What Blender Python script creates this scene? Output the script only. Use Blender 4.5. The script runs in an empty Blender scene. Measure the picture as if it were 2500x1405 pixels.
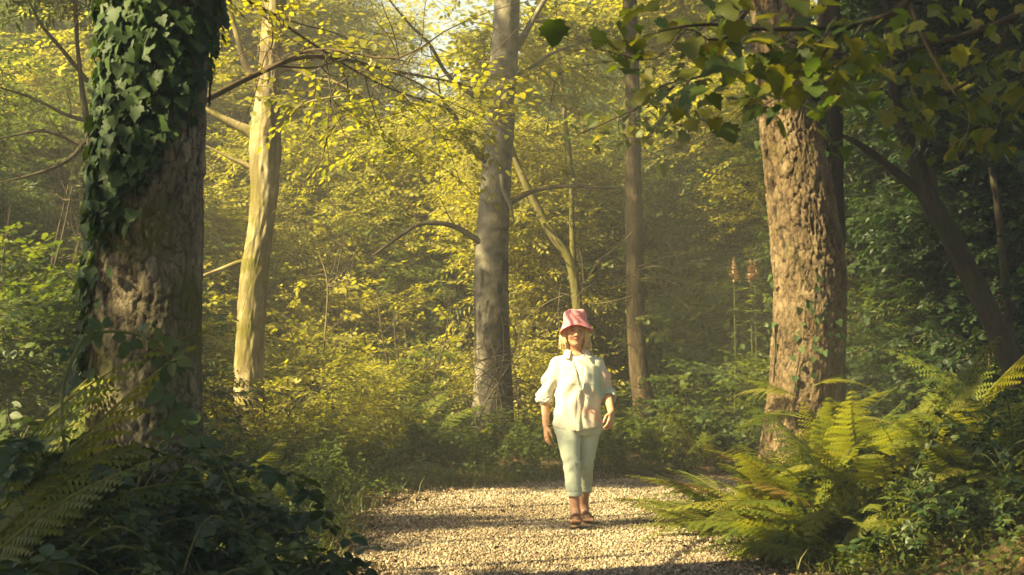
import bpy, math, random
import numpy as np
from mathutils import Vector, Matrix, Euler

# ------------------------------------------------------------------ camera, sky, sun, exposure
scene = bpy.context.scene
COL = scene.collection
F = 4861.0          # focal length in photograph pixels (70 mm on 36 mm)
HZ = 814.0          # row of the horizon
EYE = 1.5
def P(px, py, Y):   # a photograph pixel at distance Y -> a point
    return Vector(((px-1250)/F*Y, Y, EYE-(py-HZ)/F*Y))
def W(w, Y): return w/F*Y

cam = bpy.data.cameras.new('camera'); camo = bpy.data.objects.new('camera', cam); COL.objects.link(camo)
cam.lens = 70; cam.sensor_width = 36; cam.shift_y = (HZ-702.5)/2500
camo.location = (0, 0, EYE); camo.rotation_euler = (math.pi/2, 0, 0)
cam.clip_start = .1; cam.clip_end = 2000
cam.dof.use_dof = True; cam.dof.focus_distance = 15.8; cam.dof.aperture_fstop = 5.0
scene.camera = camo

SUN_EL = math.radians(40)
SUN_FRONT = math.radians(25)      # the sun stands to the left and a little behind the camera
sun_to = Vector((-math.cos(SUN_FRONT)*math.cos(SUN_EL), -math.sin(SUN_FRONT)*math.cos(SUN_EL), math.sin(SUN_EL)))
sun = bpy.data.lights.new('sun', 'SUN'); suno = bpy.data.objects.new('sun', sun); COL.objects.link(suno)
sun.energy = 5.0; sun.angle = math.radians(.53); sun.color = (1, .83, .42)
suno.rotation_euler = sun_to.to_track_quat('Z', 'Y').to_euler(); suno.location = sun_to*40

world = bpy.data.worlds.new('World'); scene.world = world; world.use_nodes = True
wn = world.node_tree; bg = wn.nodes['Background']
sky = wn.nodes.new('ShaderNodeTexSky'); sky.sky_type = 'NISHITA'; sky.sun_disc = False
sky.sun_elevation = SUN_EL; sky.sun_rotation = math.atan2(sun_to.x, sun_to.y); sky.dust_density = 3.0; sky.air_density = 1.4
wn.links.new(sky.outputs[0], bg.inputs[0]); bg.inputs[1].default_value = .05
scene.view_settings.view_transform = 'Standard'; scene.view_settings.look = 'None'
scene.view_settings.exposure = 2.2; scene.view_settings.gamma = 1
scene.view_settings.use_curve_mapping = False
cy = scene.cycles
cy.max_bounces = 7; cy.diffuse_bounces = 6; cy.glossy_bounces = 2; cy.transmission_bounces = 6
cy.volume_bounces = 0; cy.transparent_max_bounces = 4; cy.caustics_reflective = False; cy.caustics_refractive = False
cy.use_denoising = True
cy.sample_clamp_indirect = 6
try: cy.volume_step_rate = 1.0
except Exception: pass

rng = np.random.default_rng(7)
random.seed(7)

# ------------------------------------------------------------------ helpers
def mesh_np(name, V, faces, mat=None, tint=None, smooth=False, mats=None, midx=None, attrs=None):
    """V (n,3); faces: one (m,k) array or a list of such arrays."""
    if isinstance(faces, np.ndarray): faces = [faces]
    faces = [np.asarray(f, dtype=np.int32) for f in faces if len(f)]
    me = bpy.data.meshes.new(name)
    V = np.asarray(V, dtype=np.float32)
    me.vertices.add(len(V)); me.vertices.foreach_set('co', V.ravel())
    tot = np.concatenate([np.full(len(f), f.shape[1], np.int32) for f in faces])
    idx = np.concatenate([f.ravel() for f in faces])
    me.loops.add(len(idx)); me.loops.foreach_set('vertex_index', idx)
    me.polygons.add(len(tot))
    start = np.zeros(len(tot), np.int32); start[1:] = np.cumsum(tot)[:-1]
    me.polygons.foreach_set('loop_start', start); me.polygons.foreach_set('loop_total', tot)
    if smooth: me.polygons.foreach_set('use_smooth', np.ones(len(tot), bool))
    for m in (mats or ([mat] if mat else [])): me.materials.append(m)
    if midx is not None: me.polygons.foreach_set('material_index', np.asarray(midx, np.int32))
    if tint is not None:
        a = me.attributes.new('tint', 'FLOAT', 'POINT'); a.data.foreach_set('value', np.asarray(tint, np.float32))
    for k, v in (attrs or {}).items():
        a = me.attributes.new(k, 'FLOAT', 'POINT'); a.data.foreach_set('value', np.asarray(v, np.float32))
    me.update(calc_edges=True); me.validate()
    return me
def obj(name, me, parent=None, loc=None, rot=None, scale=None):
    o = bpy.data.objects.new(name, me); COL.objects.link(o)
    if parent is not None: o.parent = parent
    if loc is not None: o.location = loc
    if rot is not None: o.rotation_euler = rot
    if scale is not None: o.scale = (scale,)*3 if np.isscalar(scale) else scale
    return o
def tag(o, label=None, cat=None, group=None, kind=None):
    if label: o['label'] = label
    if cat: o['category'] = cat
    if group: o['group'] = group
    if kind: o['kind'] = kind
    return o
def thing(name, label, cat, loc=(0, 0, 0), group=None, rz=0, scale=1.0):
    o = bpy.data.objects.new(name, None); COL.objects.link(o); o.empty_display_size = .2
    o.location = loc; o.rotation_euler = (0, 0, rz); o.scale = (scale,)*3
    return tag(o, label, cat, group)

# numpy noise
def h3(ix, iy, iz, s=0):
    n = (ix.astype(np.int64)*374761393 + iy.astype(np.int64)*668265263 + iz.astype(np.int64)*2147483647 + s*1274126177) & 0xffffffff
    n = ((n ^ (n >> 13))*1274126177) & 0xffffffff
    n = n ^ (n >> 16)
    return (n & 0xffffff)/float(0xffffff)
def vnoise(x, y, z, s=0):
    ix, iy, iz = np.floor(x), np.floor(y), np.floor(z)
    fx, fy, fz = x-ix, y-iy, z-iz
    fx, fy, fz = fx*fx*(3-2*fx), fy*fy*(3-2*fy), fz*fz*(3-2*fz)
    r = 0
    for dx in (0, 1):
        for dy in (0, 1):
            for dz in (0, 1):
                r = r + h3(ix+dx, iy+dy, iz+dz, s)*(fx if dx else 1-fx)*(fy if dy else 1-fy)*(fz if dz else 1-fz)
    return r*2-1
def fbm(x, y, z, o=4, s=0):
    r, a, f = 0, 1., 1.
    for i in range(o):
        r = r + a*vnoise(x*f, y*f, z*f, s+i); a *= .5; f *= 2.03
    return r
def worley(u, v, nu, s=0):
    """F1, F2 and cell id on a sheet periodic in u with nu cells."""
    iu, iv = np.floor(u), np.floor(v)
    f1 = np.full(u.shape, 9.); f2 = np.full(u.shape, 9.); cid = np.zeros(u.shape)
    for du in (-1, 0, 1):
        for dv in (-1, 0, 1):
            cu, cv = iu+du, iv+dv
            w = np.mod(cu, nu)
            px = cu+h3(w, cv, w*0, s); pv = cv+h3(w, cv, w*0+1, s)
            d = np.hypot(u-px, v-pv)
            new = d < f1
            f2 = np.where(new, f1, np.minimum(f2, d))
            cid = np.where(new, h3(w, cv, w*0+2, s), cid); f1 = np.where(new, d, f1)
    return f1, f2, cid
def sstep(a, b, x):
    t = np.clip((x-a)/(b-a), 0, 1); return t*t*(3-2*t)

# ------------------------------------------------------------------ materials
def new_mat(name):
    m = bpy.data.materials.new(name); m.use_nodes = True
    nt = m.node_tree; nt.nodes.clear()
    out = nt.nodes.new('ShaderNodeOutputMaterial')
    return m, nt, out
def N(nt, t, **kw):
    n = nt.nodes.new(t)
    for k, v in kw.items():
        if k in n.inputs: n.inputs[k].default_value = v
        else: setattr(n, k, v)
    return n
def ramp(nt, stops, interp='LINEAR'):
    r = nt.nodes.new('ShaderNodeValToRGB'); e = r.color_ramp.elements; r.color_ramp.interpolation = interp
    while len(e) < len(stops): e.new(.5)
    for el, (p, c) in zip(e, stops): el.position = p; el.color = (*c, 1)
    return r
def leaf_mat(name, dark, mid, light, trans=1.5, tcol=(1.1, 1.0, .35), mix=.45, rough=.5, spec=.35):
    m, nt, out = new_mat(name); L = nt.links.new
    at = N(nt, 'ShaderNodeAttribute', attribute_name='tint')
    oi = N(nt, 'ShaderNodeObjectInfo')
    ma = N(nt, 'ShaderNodeMath', operation='MULTIPLY_ADD'); L(oi.outputs['Random'], ma.inputs[0]); ma.inputs[1].default_value = .42; ma.inputs[2].default_value = -.21
    ad = N(nt, 'ShaderNodeMath', operation='ADD', use_clamp=True); L(at.outputs['Fac'], ad.inputs[0]); L(ma.outputs[0], ad.inputs[1])
    r = ramp(nt, [(0, dark), (.5, mid), (1, light)]); L(ad.outputs[0], r.inputs[0])
    tc = N(nt, 'ShaderNodeTexCoord'); no = N(nt, 'ShaderNodeTexNoise', Scale=9.0, Detail=3.0); L(tc.outputs['Object'], no.inputs['Vector'])
    hs = N(nt, 'ShaderNodeHueSaturation'); L(r.outputs[0], hs.inputs['Color'])
    mr = N(nt, 'ShaderNodeMapRange'); L(no.outputs[0], mr.inputs[0]); mr.inputs[3].default_value = .72; mr.inputs[4].default_value = 1.28
    L(mr.outputs[0], hs.inputs['Value'])
    pb = N(nt, 'ShaderNodeBsdfPrincipled', Roughness=rough); pb.inputs['Specular IOR Level'].default_value = spec
    L(hs.outputs[0], pb.inputs['Base Color'])
    tm = N(nt, 'ShaderNodeMix', data_type='RGBA', blend_type='MULTIPLY'); tm.inputs[0].default_value = 1
    L(hs.outputs[0], tm.inputs[6]); tm.inputs[7].default_value = (trans*tcol[0], trans*tcol[1], trans*tcol[2], 1)
    tr = N(nt, 'ShaderNodeBsdfTranslucent'); L(tm.outputs[2], tr.inputs[0])
    mx = N(nt, 'ShaderNodeMixShader'); mx.inputs[0].default_value = mix
    L(pb.outputs[0], mx.inputs[1]); L(tr.outputs[0], mx.inputs[2]); L(mx.outputs[0], out.inputs[0])
    return m
def bark_mat(name, cols, scale=(6, 6, 2), bump=.6, moss=None, moss_amt=.5, rough=.85, crev=(.03, .022, .014), crack=None):
    m, nt, out = new_mat(name); L = nt.links.new
    tc = N(nt, 'ShaderNodeTexCoord'); mp = N(nt, 'ShaderNodeMapping'); mp.inputs['Scale'].default_value = scale
    L(tc.outputs['Object'], mp.inputs[0])
    n1 = N(nt, 'ShaderNodeTexNoise', Scale=1.6, Detail=8.0, Roughness=.65); L(mp.outputs[0], n1.inputs['Vector'])
    n2 = N(nt, 'ShaderNodeTexNoise', Scale=9.0, Detail=8.0, Roughness=.7); L(mp.outputs[0], n2.inputs['Vector'])
    at = N(nt, 'ShaderNodeAttribute', attribute_name='tint'); hh = N(nt, 'ShaderNodeAttribute', attribute_name='crev')
    ad = N(nt, 'ShaderNodeMath', operation='MULTIPLY_ADD', use_clamp=True); L(at.outputs['Fac'], ad.inputs[0]); ad.inputs[1].default_value = .55
    sb = N(nt, 'ShaderNodeMath', operation='MULTIPLY_ADD'); L(n1.outputs[0], sb.inputs[0]); sb.inputs[1].default_value = 1.5; sb.inputs[2].default_value = -.52
    L(sb.outputs[0], ad.inputs[2])
    r = ramp(nt, [(i/(len(cols)-1), c) for i, c in enumerate(cols)]); L(ad.outputs[0], r.inputs[0])
    cur = r.outputs[0]
    mxc = N(nt, 'ShaderNodeMix', data_type='RGBA'); L(hh.outputs['Fac'], mxc.inputs[0]); L(cur, mxc.inputs[6]); mxc.inputs[7].default_value = (*crev, 1); cur = mxc.outputs[2]
    mf = N(nt, 'ShaderNodeMix', data_type='RGBA', blend_type='MULTIPLY'); mf.inputs[0].default_value = .7
    rr = ramp(nt, [(.25, (.45, .45, .45)), (.7, (1.25, 1.25, 1.25))]); L(n2.outputs[0], rr.inputs[0]); L(cur, mf.inputs[6]); L(rr.outputs[0], mf.inputs[7]); cur = mf.outputs[2]
    if crack:
        wv = N(nt, 'ShaderNodeMix', data_type='VECTOR'); wv.inputs[0].default_value = .17; nw = N(nt, 'ShaderNodeTexNoise', Scale=6.0, Detail=6.0, Roughness=.65); L(tc.outputs['Object'], nw.inputs['Vector']); L(tc.outputs['Object'], wv.inputs[4]); L(nw.outputs['Color'], wv.inputs[5])
        mpc = N(nt, 'ShaderNodeMapping'); mpc.inputs['Scale'].default_value = crack; L(wv.outputs[1], mpc.inputs[0])
        vo = N(nt, 'ShaderNodeTexVoronoi', feature='DISTANCE_TO_EDGE'); vo.inputs['Scale'].default_value = 1.0; L(mpc.outputs[0], vo.inputs['Vector'])
        rc = ramp(nt, [(.0, (.18, .16, .14)), (.045, (.55, .52, .5)), (.10, (1, 1, 1))]); L(vo.outputs['Distance'], rc.inputs[0])
        mk = N(nt, 'ShaderNodeMix', data_type='RGBA', blend_type='MULTIPLY'); cm = N(nt, 'ShaderNodeMapRange'); L(n1.outputs[0], cm.inputs[0]); cm.inputs[1].default_value = .35; cm.inputs[2].default_value = .62; cm.inputs[3].default_value = .95; cm.inputs[4].default_value = .15; L(cm.outputs[0], mk.inputs[0]); L(cur, mk.inputs[6]); L(rc.outputs[0], mk.inputs[7]); cur = mk.outputs[2]
    if moss:
        n3 = N(nt, 'ShaderNodeTexNoise', Scale=1.7, Detail=6.0, Roughness=.6); L(tc.outputs['Object'], n3.inputs['Vector'])
        mr = ramp(nt, [(.62-moss_amt*.35, (0, 0, 0)), (.78-moss_amt*.35, (1, 1, 1))]); L(n3.outputs[0], mr.inputs[0])
        mm = N(nt, 'ShaderNodeMix', data_type='RGBA'); L(mr.outputs[0], mm.inputs[0]); L(cur, mm.inputs[6]); mm.inputs[7].default_value = (*moss, 1); cur = mm.outputs[2]
    pb = N(nt, 'ShaderNodeBsdfPrincipled', Roughness=rough); pb.inputs['Specular IOR Level'].default_value = .2
    L(cur, pb.inputs['Base Color'])
    bp = N(nt, 'ShaderNodeBump', Strength=bump, Distance=.02); L(n2.outputs[0], bp.inputs['Height']);
    nrm_ = bp.outputs[0]
    if crack:
        b2 = N(nt, 'ShaderNodeBump', Strength=.6, Distance=.012); L(rc.outputs[0], b2.inputs['Height']); L(nrm_, b2.inputs['Normal']); nrm_ = b2.outputs[0]
    L(nrm_, pb.inputs['Normal'])
    L(pb.outputs[0], out.inputs[0])
    return m
def plain_mat(name, c1, c2, scale=20, rough=.8, bump=0., spec=.3, detail=5, sss=0):
    m, nt, out = new_mat(name); L = nt.links.new
    tc = N(nt, 'ShaderNodeTexCoord'); n1 = N(nt, 'ShaderNodeTexNoise', Scale=float(scale), Detail=float(detail)); L(tc.outputs['Object'], n1.inputs['Vector'])
    r = ramp(nt, [(.3, c1), (.7, c2)]); L(n1.outputs[0], r.inputs[0])
    pb = N(nt, 'ShaderNodeBsdfPrincipled', Roughness=rough); pb.inputs['Specular IOR Level'].default_value = spec
    L(r.outputs[0], pb.inputs['Base Color'])
    if bump:
        bp = N(nt, 'ShaderNodeBump', Strength=bump, Distance=.01); L(n1.outputs[0], bp.inputs['Height']); L(bp.outputs[0], pb.inputs['Normal'])
    if sss: pb.inputs['Subsurface Weight'].default_value = sss; pb.inputs['Subsurface Radius'].default_value = (.02, .008, .004); pb.inputs['Subsurface Scale'].default_value = .4
    L(pb.outputs[0], out.inputs[0])
    return m

M = {}
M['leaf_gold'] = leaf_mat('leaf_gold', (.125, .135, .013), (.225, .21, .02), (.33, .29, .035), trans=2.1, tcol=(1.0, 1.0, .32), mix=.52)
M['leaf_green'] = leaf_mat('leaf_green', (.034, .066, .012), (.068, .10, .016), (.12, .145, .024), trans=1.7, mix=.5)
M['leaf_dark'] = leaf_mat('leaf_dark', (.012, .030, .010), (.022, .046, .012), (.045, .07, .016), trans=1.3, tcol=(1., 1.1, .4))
M['leaf_maple'] = leaf_mat('leaf_maple', (.04, .075, .012), (.08, .105, .014), (.16, .15, .018), trans=1.7, mix=.52)
M['ivy'] = leaf_mat('ivy_leaf', (.020, .042, .012), (.042, .076, .02), (.088, .125, .036), trans=1.3, mix=.3, rough=.55, spec=.22)
M['bramble'] = leaf_mat('bramble_leaf', (.022, .045, .014), (.04, .072, .02), (.09, .12, .035), trans=1.3, mix=.35, rough=.45)
M['fern'] = leaf_mat('fern_frond', (.075, .11, .014), (.13, .16, .02), (.21, .205, .03), trans=1.7, mix=.48)
M['fern_dry'] = leaf_mat('fern_dry', (.10, .055, .015), (.16, .095, .025), (.22, .16, .04), trans=1.2, tcol=(1, .9, .5), mix=.35)
M['herb'] = leaf_mat('herb_leaf', (.035, .06, .012), (.065, .095, .016), (.12, .14, .025), trans=1.5)
M['grass'] = leaf_mat('grass_blade', (.05, .07, .012), (.09, .105, .02), (.17, .15, .05), trans=1.4)
M['litter'] = leaf_mat('leaf_litter', (.05, .028, .012), (.12, .07, .028), (.26, .17, .07), trans=.8, tcol=(1, .9, .6), mix=.2, rough=.8)
M['twig'] = plain_mat('twig_bark', (.035, .026, .015), (.085, .064, .036), 14, .9)
M['twig_pale'] = plain_mat('twig_pale', (.11, .085, .045), (.22, .17, .09), 14, .9)
M['stem'] = plain_mat('green_stem', (.07, .08, .02), (.14, .13, .035), 10, .7)
M['bark_ivy'] = bark_mat('bark_flaking', [(.068, .054, .036), (.13, .107, .072), (.21, .178, .122), (.34, .30, .215)], (5, 5, 2.2), .7, (.10, .10, .03), .45, crack=(20, 20, 9))
M['bark_plane'] = bark_mat('bark_plated', [(.075, .048, .025), (.13, .088, .046), (.19, .135, .075), (.30, .225, .135)], (5, 5, 2.2), .7, (.10, .09, .02), .12, crack=(23, 23, 8))
M['bark_mossy'] = bark_mat('bark_mossy', [(.11, .08, .035), (.25, .195, .10), (.38, .31, .175), (.50, .43, .28)], (4, 4, 1.5), .5, (.12, .105, .015), .5)
M['bark_brown'] = bark_mat('bark_brown', [(.032, .021, .012), (.065, .044, .024), (.10, .07, .038), (.15, .11, .062)], (9, 9, 1.2), .8, (.07, .07, .02), .2)
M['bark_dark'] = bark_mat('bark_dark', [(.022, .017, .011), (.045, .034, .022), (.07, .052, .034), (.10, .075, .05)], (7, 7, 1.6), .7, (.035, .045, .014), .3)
M['bark_olive'] = bark_mat('bark_olive', [(.06, .05, .022), (.11, .095, .04), (.17, .14, .055), (.23, .19, .08)], (7, 7, 1.6), .6, (.11, .10, .018), .6)
def birch_mat():
    m, nt, out = new_mat('bark_birch'); L = nt.links.new
    tc = N(nt, 'ShaderNodeTexCoord')
    mp = N(nt, 'ShaderNodeMapping'); mp.inputs['Scale'].default_value = (3.2, 3.2, 1.6); L(tc.outputs['Object'], mp.inputs[0])
    mp2 = N(nt, 'ShaderNodeMapping'); mp2.inputs['Scale'].default_value = (6, 6, 7); L(tc.outputs['Object'], mp2.inputs[0])
    n1 = N(nt, 'ShaderNodeTexNoise', Scale=1.7, Detail=7.0, Roughness=.6); L(mp.outputs[0], n1.inputs['Vector'])
    n2 = N(nt, 'ShaderNodeTexNoise', Scale=1.5, Detail=4.0); L(mp2.outputs[0], n2.inputs['Vector'])
    cr = N(nt, 'ShaderNodeAttribute', attribute_name='crev')      # dark, fissured lower bark; shade also painted on the right side
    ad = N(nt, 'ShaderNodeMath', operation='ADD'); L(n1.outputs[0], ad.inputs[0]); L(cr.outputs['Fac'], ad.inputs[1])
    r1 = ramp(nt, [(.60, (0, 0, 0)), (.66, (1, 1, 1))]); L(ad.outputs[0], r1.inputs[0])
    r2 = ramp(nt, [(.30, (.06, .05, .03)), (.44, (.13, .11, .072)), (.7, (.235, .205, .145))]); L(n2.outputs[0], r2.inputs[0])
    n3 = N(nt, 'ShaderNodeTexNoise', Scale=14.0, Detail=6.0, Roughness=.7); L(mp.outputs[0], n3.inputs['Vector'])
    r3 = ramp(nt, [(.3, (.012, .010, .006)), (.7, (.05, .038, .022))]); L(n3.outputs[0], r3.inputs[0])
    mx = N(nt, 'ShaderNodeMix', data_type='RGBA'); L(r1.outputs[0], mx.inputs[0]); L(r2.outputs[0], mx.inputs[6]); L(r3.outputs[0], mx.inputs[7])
    pb = N(nt, 'ShaderNodeBsdfPrincipled', Roughness=.75); L(mx.outputs[2], pb.inputs['Base Color'])
    bp = N(nt, 'ShaderNodeBump', Strength=.6, Distance=.02); L(n3.outputs[0], bp.inputs['Height']); L(bp.outputs[0], pb.inputs['Normal'])
    L(pb.outputs[0], out.inputs[0]); return m
M['bark_birch'] = birch_mat()
M['soil'] = plain_mat('forest_soil', (.028, .020, .010), (.085, .058, .028), 3.5, .95, .8, .1, 9)
M['path'] = plain_mat('gravel_bed', (.07, .05, .03), (.15, .115, .07), 30, .95, .7, .15, 9)
def stone_mat():
    m, nt, out = new_mat('gravel_stone'); L = nt.links.new
    at = N(nt, 'ShaderNodeAttribute', attribute_name='tint')
    r = ramp(nt, [(0, (.055, .036, .021)), (.35, (.15, .112, .068)), (.7, (.26, .205, .135)), (1, (.42, .355, .26))]); L(at.outputs['Fac'], r.inputs[0])
    pb = N(nt, 'ShaderNodeBsdfPrincipled', Roughness=.8); pb.inputs['Specular IOR Level'].default_value = .25
    L(r.outputs[0], pb.inputs['Base Color']); L(pb.outputs[0], out.inputs[0]); return m
M['stone'] = stone_mat()

# ------------------------------------------------------------------ terrain
PATH = np.array([(.45, -14), (.38, 8), (.35, 13), (.15, 16.3), (.45, 18.2), (1.7, 19.3), (4.2, 19.75), (9, 19.6), (16, 18)], float)
def path_dist(x, y):
    x = np.asarray(x, float); y = np.asarray(y, float)
    d = np.full(np.broadcast(x, y).shape, 1e9)
    for a, b in zip(PATH[:-1], PATH[1:]):
        ba = b-a; t = np.clip(((x-a[0])*ba[0]+(y-a[1])*ba[1])/(ba@ba), 0, 1)
        d = np.minimum(d, np.hypot(x-a[0]-t*ba[0], y-a[1]-t*ba[1]))
    return d-1.33+.16*vnoise(x*.9, y*.9, x*0, 3)+.07*vnoise(x*3.1, y*3.1, x*0, 4)
def ground(x, y):
    x = np.asarray(x, float); y = np.asarray(y, float)
    d = path_dist(x, y)
    right = sstep(.0, 1.2, x-.3)*sstep(21, 18, y)
    back = sstep(20, 26, y)
    hgt = .10+.42*right+.16*back
    z = hgt*sstep(.02, 2.2, d)+.35*sstep(3, 16, d)*back
    z = z+sstep(.0, 1.0, d)*(.05*fbm(x*.8, y*.8, x*0, 3, 9))+.02*vnoise(x*.5, y*.5, x*0, 2)*sstep(.3, -.3, d)
    return z
def gz(x, y): return float(ground(np.array([x]), np.array([y]))[0])

def axis(lo, hi, fine, far):
    a = np.arange(lo, hi+fine/2, fine)
    l = lo-np.geomspace(.5, far, 14)[::-1]; r = hi+np.geomspace(.5, far, 14)
    return np.concatenate([l, a, r])
gx = axis(-7, 9, .11, 320); gy = axis(6, 26, .11, 420)
GX, GY = np.meshgrid(gx, gy, indexing='ij')
GZ = ground(GX, GY)
n0, n1_ = GX.shape
ii = np.arange(n0*n1_).reshape(n0, n1_)
quads = np.stack([ii[:-1, :-1], ii[1:, :-1], ii[1:, 1:], ii[:-1, 1:]], -1).reshape(-1, 4)
V = np.stack([GX, GY, GZ], -1).reshape(-1, 3)
g = tag(obj('ground', mesh_np('ground', V, quads, M['soil'], smooth=True)), kind='structure')
# path sheet: the ground cells that lie on the path, 4 mm above
ux = np.arange(-3, 11, .09); uy = np.arange(4, 22, .09)
UX, UY = np.meshgrid(ux, uy, indexing='ij'); dd = path_dist(UX, UY)
ii = np.arange(UX.size).reshape(UX.shape)
q = np.stack([ii[:-1, :-1], ii[1:, :-1], ii[1:, 1:], ii[:-1, 1:]], -1)
keep = (dd[:-1, :-1] < .02) & (dd[1:, 1:] < .02)
q = q[keep]; used, inv = np.unique(q, return_inverse=True)
V = np.stack([UX, UY, ground(UX, UY)+.004+.004*vnoise(UX*12, UY*12, UX*0, 5)], -1).reshape(-1, 3)[used]
pth = tag(obj('gravel_path', mesh_np('gravel_path', V, inv.reshape(-1, 4), M['path'], smooth=True)), kind='structure')

# loose stones
CUBE = np.array([(-1, -1, -1), (1, -1, -1), (1, 1, -1), (-1, 1, -1), (-1, -1, 1), (1, -1, 1), (1, 1, 1), (-1, 1, 1)], float)
CQ = np.array([(0, 3, 2, 1), (4, 5, 6, 7), (0, 1, 5, 4), (1, 2, 6, 5), (2, 3, 7, 6), (3, 0, 4, 7)])
def rot_mats(n, r, full=True):
    q_ = r.normal(size=(n, 4)); q_ /= np.linalg.norm(q_, axis=1, keepdims=True)
    w, x, y, z = q_.T
    return np.stack([np.stack([1-2*(y*y+z*z), 2*(x*y-z*w), 2*(x*z+y*w)], -1), np.stack([2*(x*y+z*w), 1-2*(x*x+z*z), 2*(y*z-x*w)], -1), np.stack([2*(x*z-y*w), 2*(y*z+x*w), 1-2*(x*x+y*y)], -1)], 1)
def stones(name, n, xr, yr, rmin, rmax, edge, label):
    r = np.random.default_rng(11)
    x = r.uniform(*xr, n); y = r.uniform(*yr, n); d = path_dist(x, y)
    k = (d < edge) & (r.random(n) < np.clip(1.0-(d+.35)*1.6, .08, 1)*(.45+.55*sstep(-.5, .1, fbm(x*1.3, y*.8, x*0, 4, 77)+.6*sstep(.0, -.9, d)))); x, y = x[k], y[k]; n = len(x)
    s = rmin+(rmax-rmin)*r.random(n)**2.2
    base = CUBE[None]*(1+.45*(r.random((n, 8, 3))-.5))*np.array([1, .8, .58])
    base = base/np.linalg.norm(base, axis=2, keepdims=True)**.5
    R = rot_mats(n, r)
    pts = np.einsum('nij,nkj->nki', R, base*s[:, None, None])
    z = ground(x, y)+.004+s*.35
    pts += np.stack([x, y, z], -1)[:, None, :]
    t = np.repeat(np.clip(r.normal(.5, .22, n)+.22*fbm(x*1.1, y*.6, x*0, 4, 31), 0, 1), 8)
    fq = (CQ[None]+(np.arange(n)*8)[:, None, None]).reshape(-1, 4)
    return tag(obj(name, mesh_np(name, pts.reshape(-1, 3), fq, M['stone'], t)), label, 'gravel', kind='stuff')
stones('gravel_stones', 170000, (-2.2, 5.0), (11.8, 21.4), .005, .0135, .35, 'pale loose gravel stones covering the footpath')
# ------------------------------------------------------------------ tubes, trunks, twigs
def resample(pts, n):
    """Catmull-Rom through (x,y,z,r) rows, n samples."""
    p = np.asarray(pts, float)
    p = np.vstack([2*p[0]-p[1], p, 2*p[-1]-p[-2]])
    seg = len(p)-3
    t = np.linspace(0, seg, n); i = np.minimum(t.astype(int), seg-1); f = (t-i)[:, None]
    a, b, c, d = p[i], p[i+1], p[i+2], p[i+3]
    o = .5*((2*b)+(-a+c)*f+(2*a-5*b+4*c-d)*f**2+(-a+3*b-3*c+d)*f**3)
    o[:, 3] = np.maximum(o[:, 3], .0012)
    return o
def frames(c):
    t = np.gradient(c, axis=0); t /= np.linalg.norm(t, axis=1, keepdims=True)+1e-9
    u = np.cross(t[0], (0, 1, 0.03)); u /= np.linalg.norm(u)
    U = [u]
    for k in range(1, len(c)):
        u = U[-1]-t[k]*(U[-1]@t[k]); u /= np.linalg.norm(u)+1e-9; U.append(u)
    U = np.array(U); return t, U, np.cross(t, U)
def tube(rows, sides=6):
    """rows (n,4) -> V, quads (closed tip)."""
    c, r = rows[:, :3], rows[:, 3]
    t, U, B = frames(c)
    a = np.arange(sides)/sides*2*np.pi
    V = c[:, None]+(np.cos(a)[None, :, None]*U[:, None]+np.sin(a)[None, :, None]*B[:, None])*r[:, None, None]
    n = len(c); ii = np.arange(n*sides).reshape(n, sides)
    j = np.roll(ii, -1, 1)
    q = np.stack([ii[:-1], j[:-1], j[1:], ii[1:]], -1).reshape(-1, 4)
    return V.reshape(-1, 3), q
class Acc:
    def __init__(s): s.V = []; s.Q = []; s.T = []; s.n = 0; s.tv = []
    def add(s, V, Q=None, T=None, tint=None):
        if Q is not None and len(Q): s.Q.append(np.asarray(Q)+s.n)
        if T is not None and len(T): s.T.append(np.asarray(T)+s.n)
        s.V.append(V); s.tv.append(np.broadcast_to(np.asarray(.5 if tint is None else tint, float), (len(V),))); s.n += len(V)
    def mesh(s, name, mat=None, smooth=False, mats=None, midx=None, attrs=None):
        f = []
        if s.Q: f.append(np.concatenate(s.Q))
        if s.T: f.append(np.concatenate(s.T))
        return mesh_np(name, np.concatenate(s.V), f, mat, np.concatenate(s.tv), smooth, mats, midx, attrs)

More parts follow.
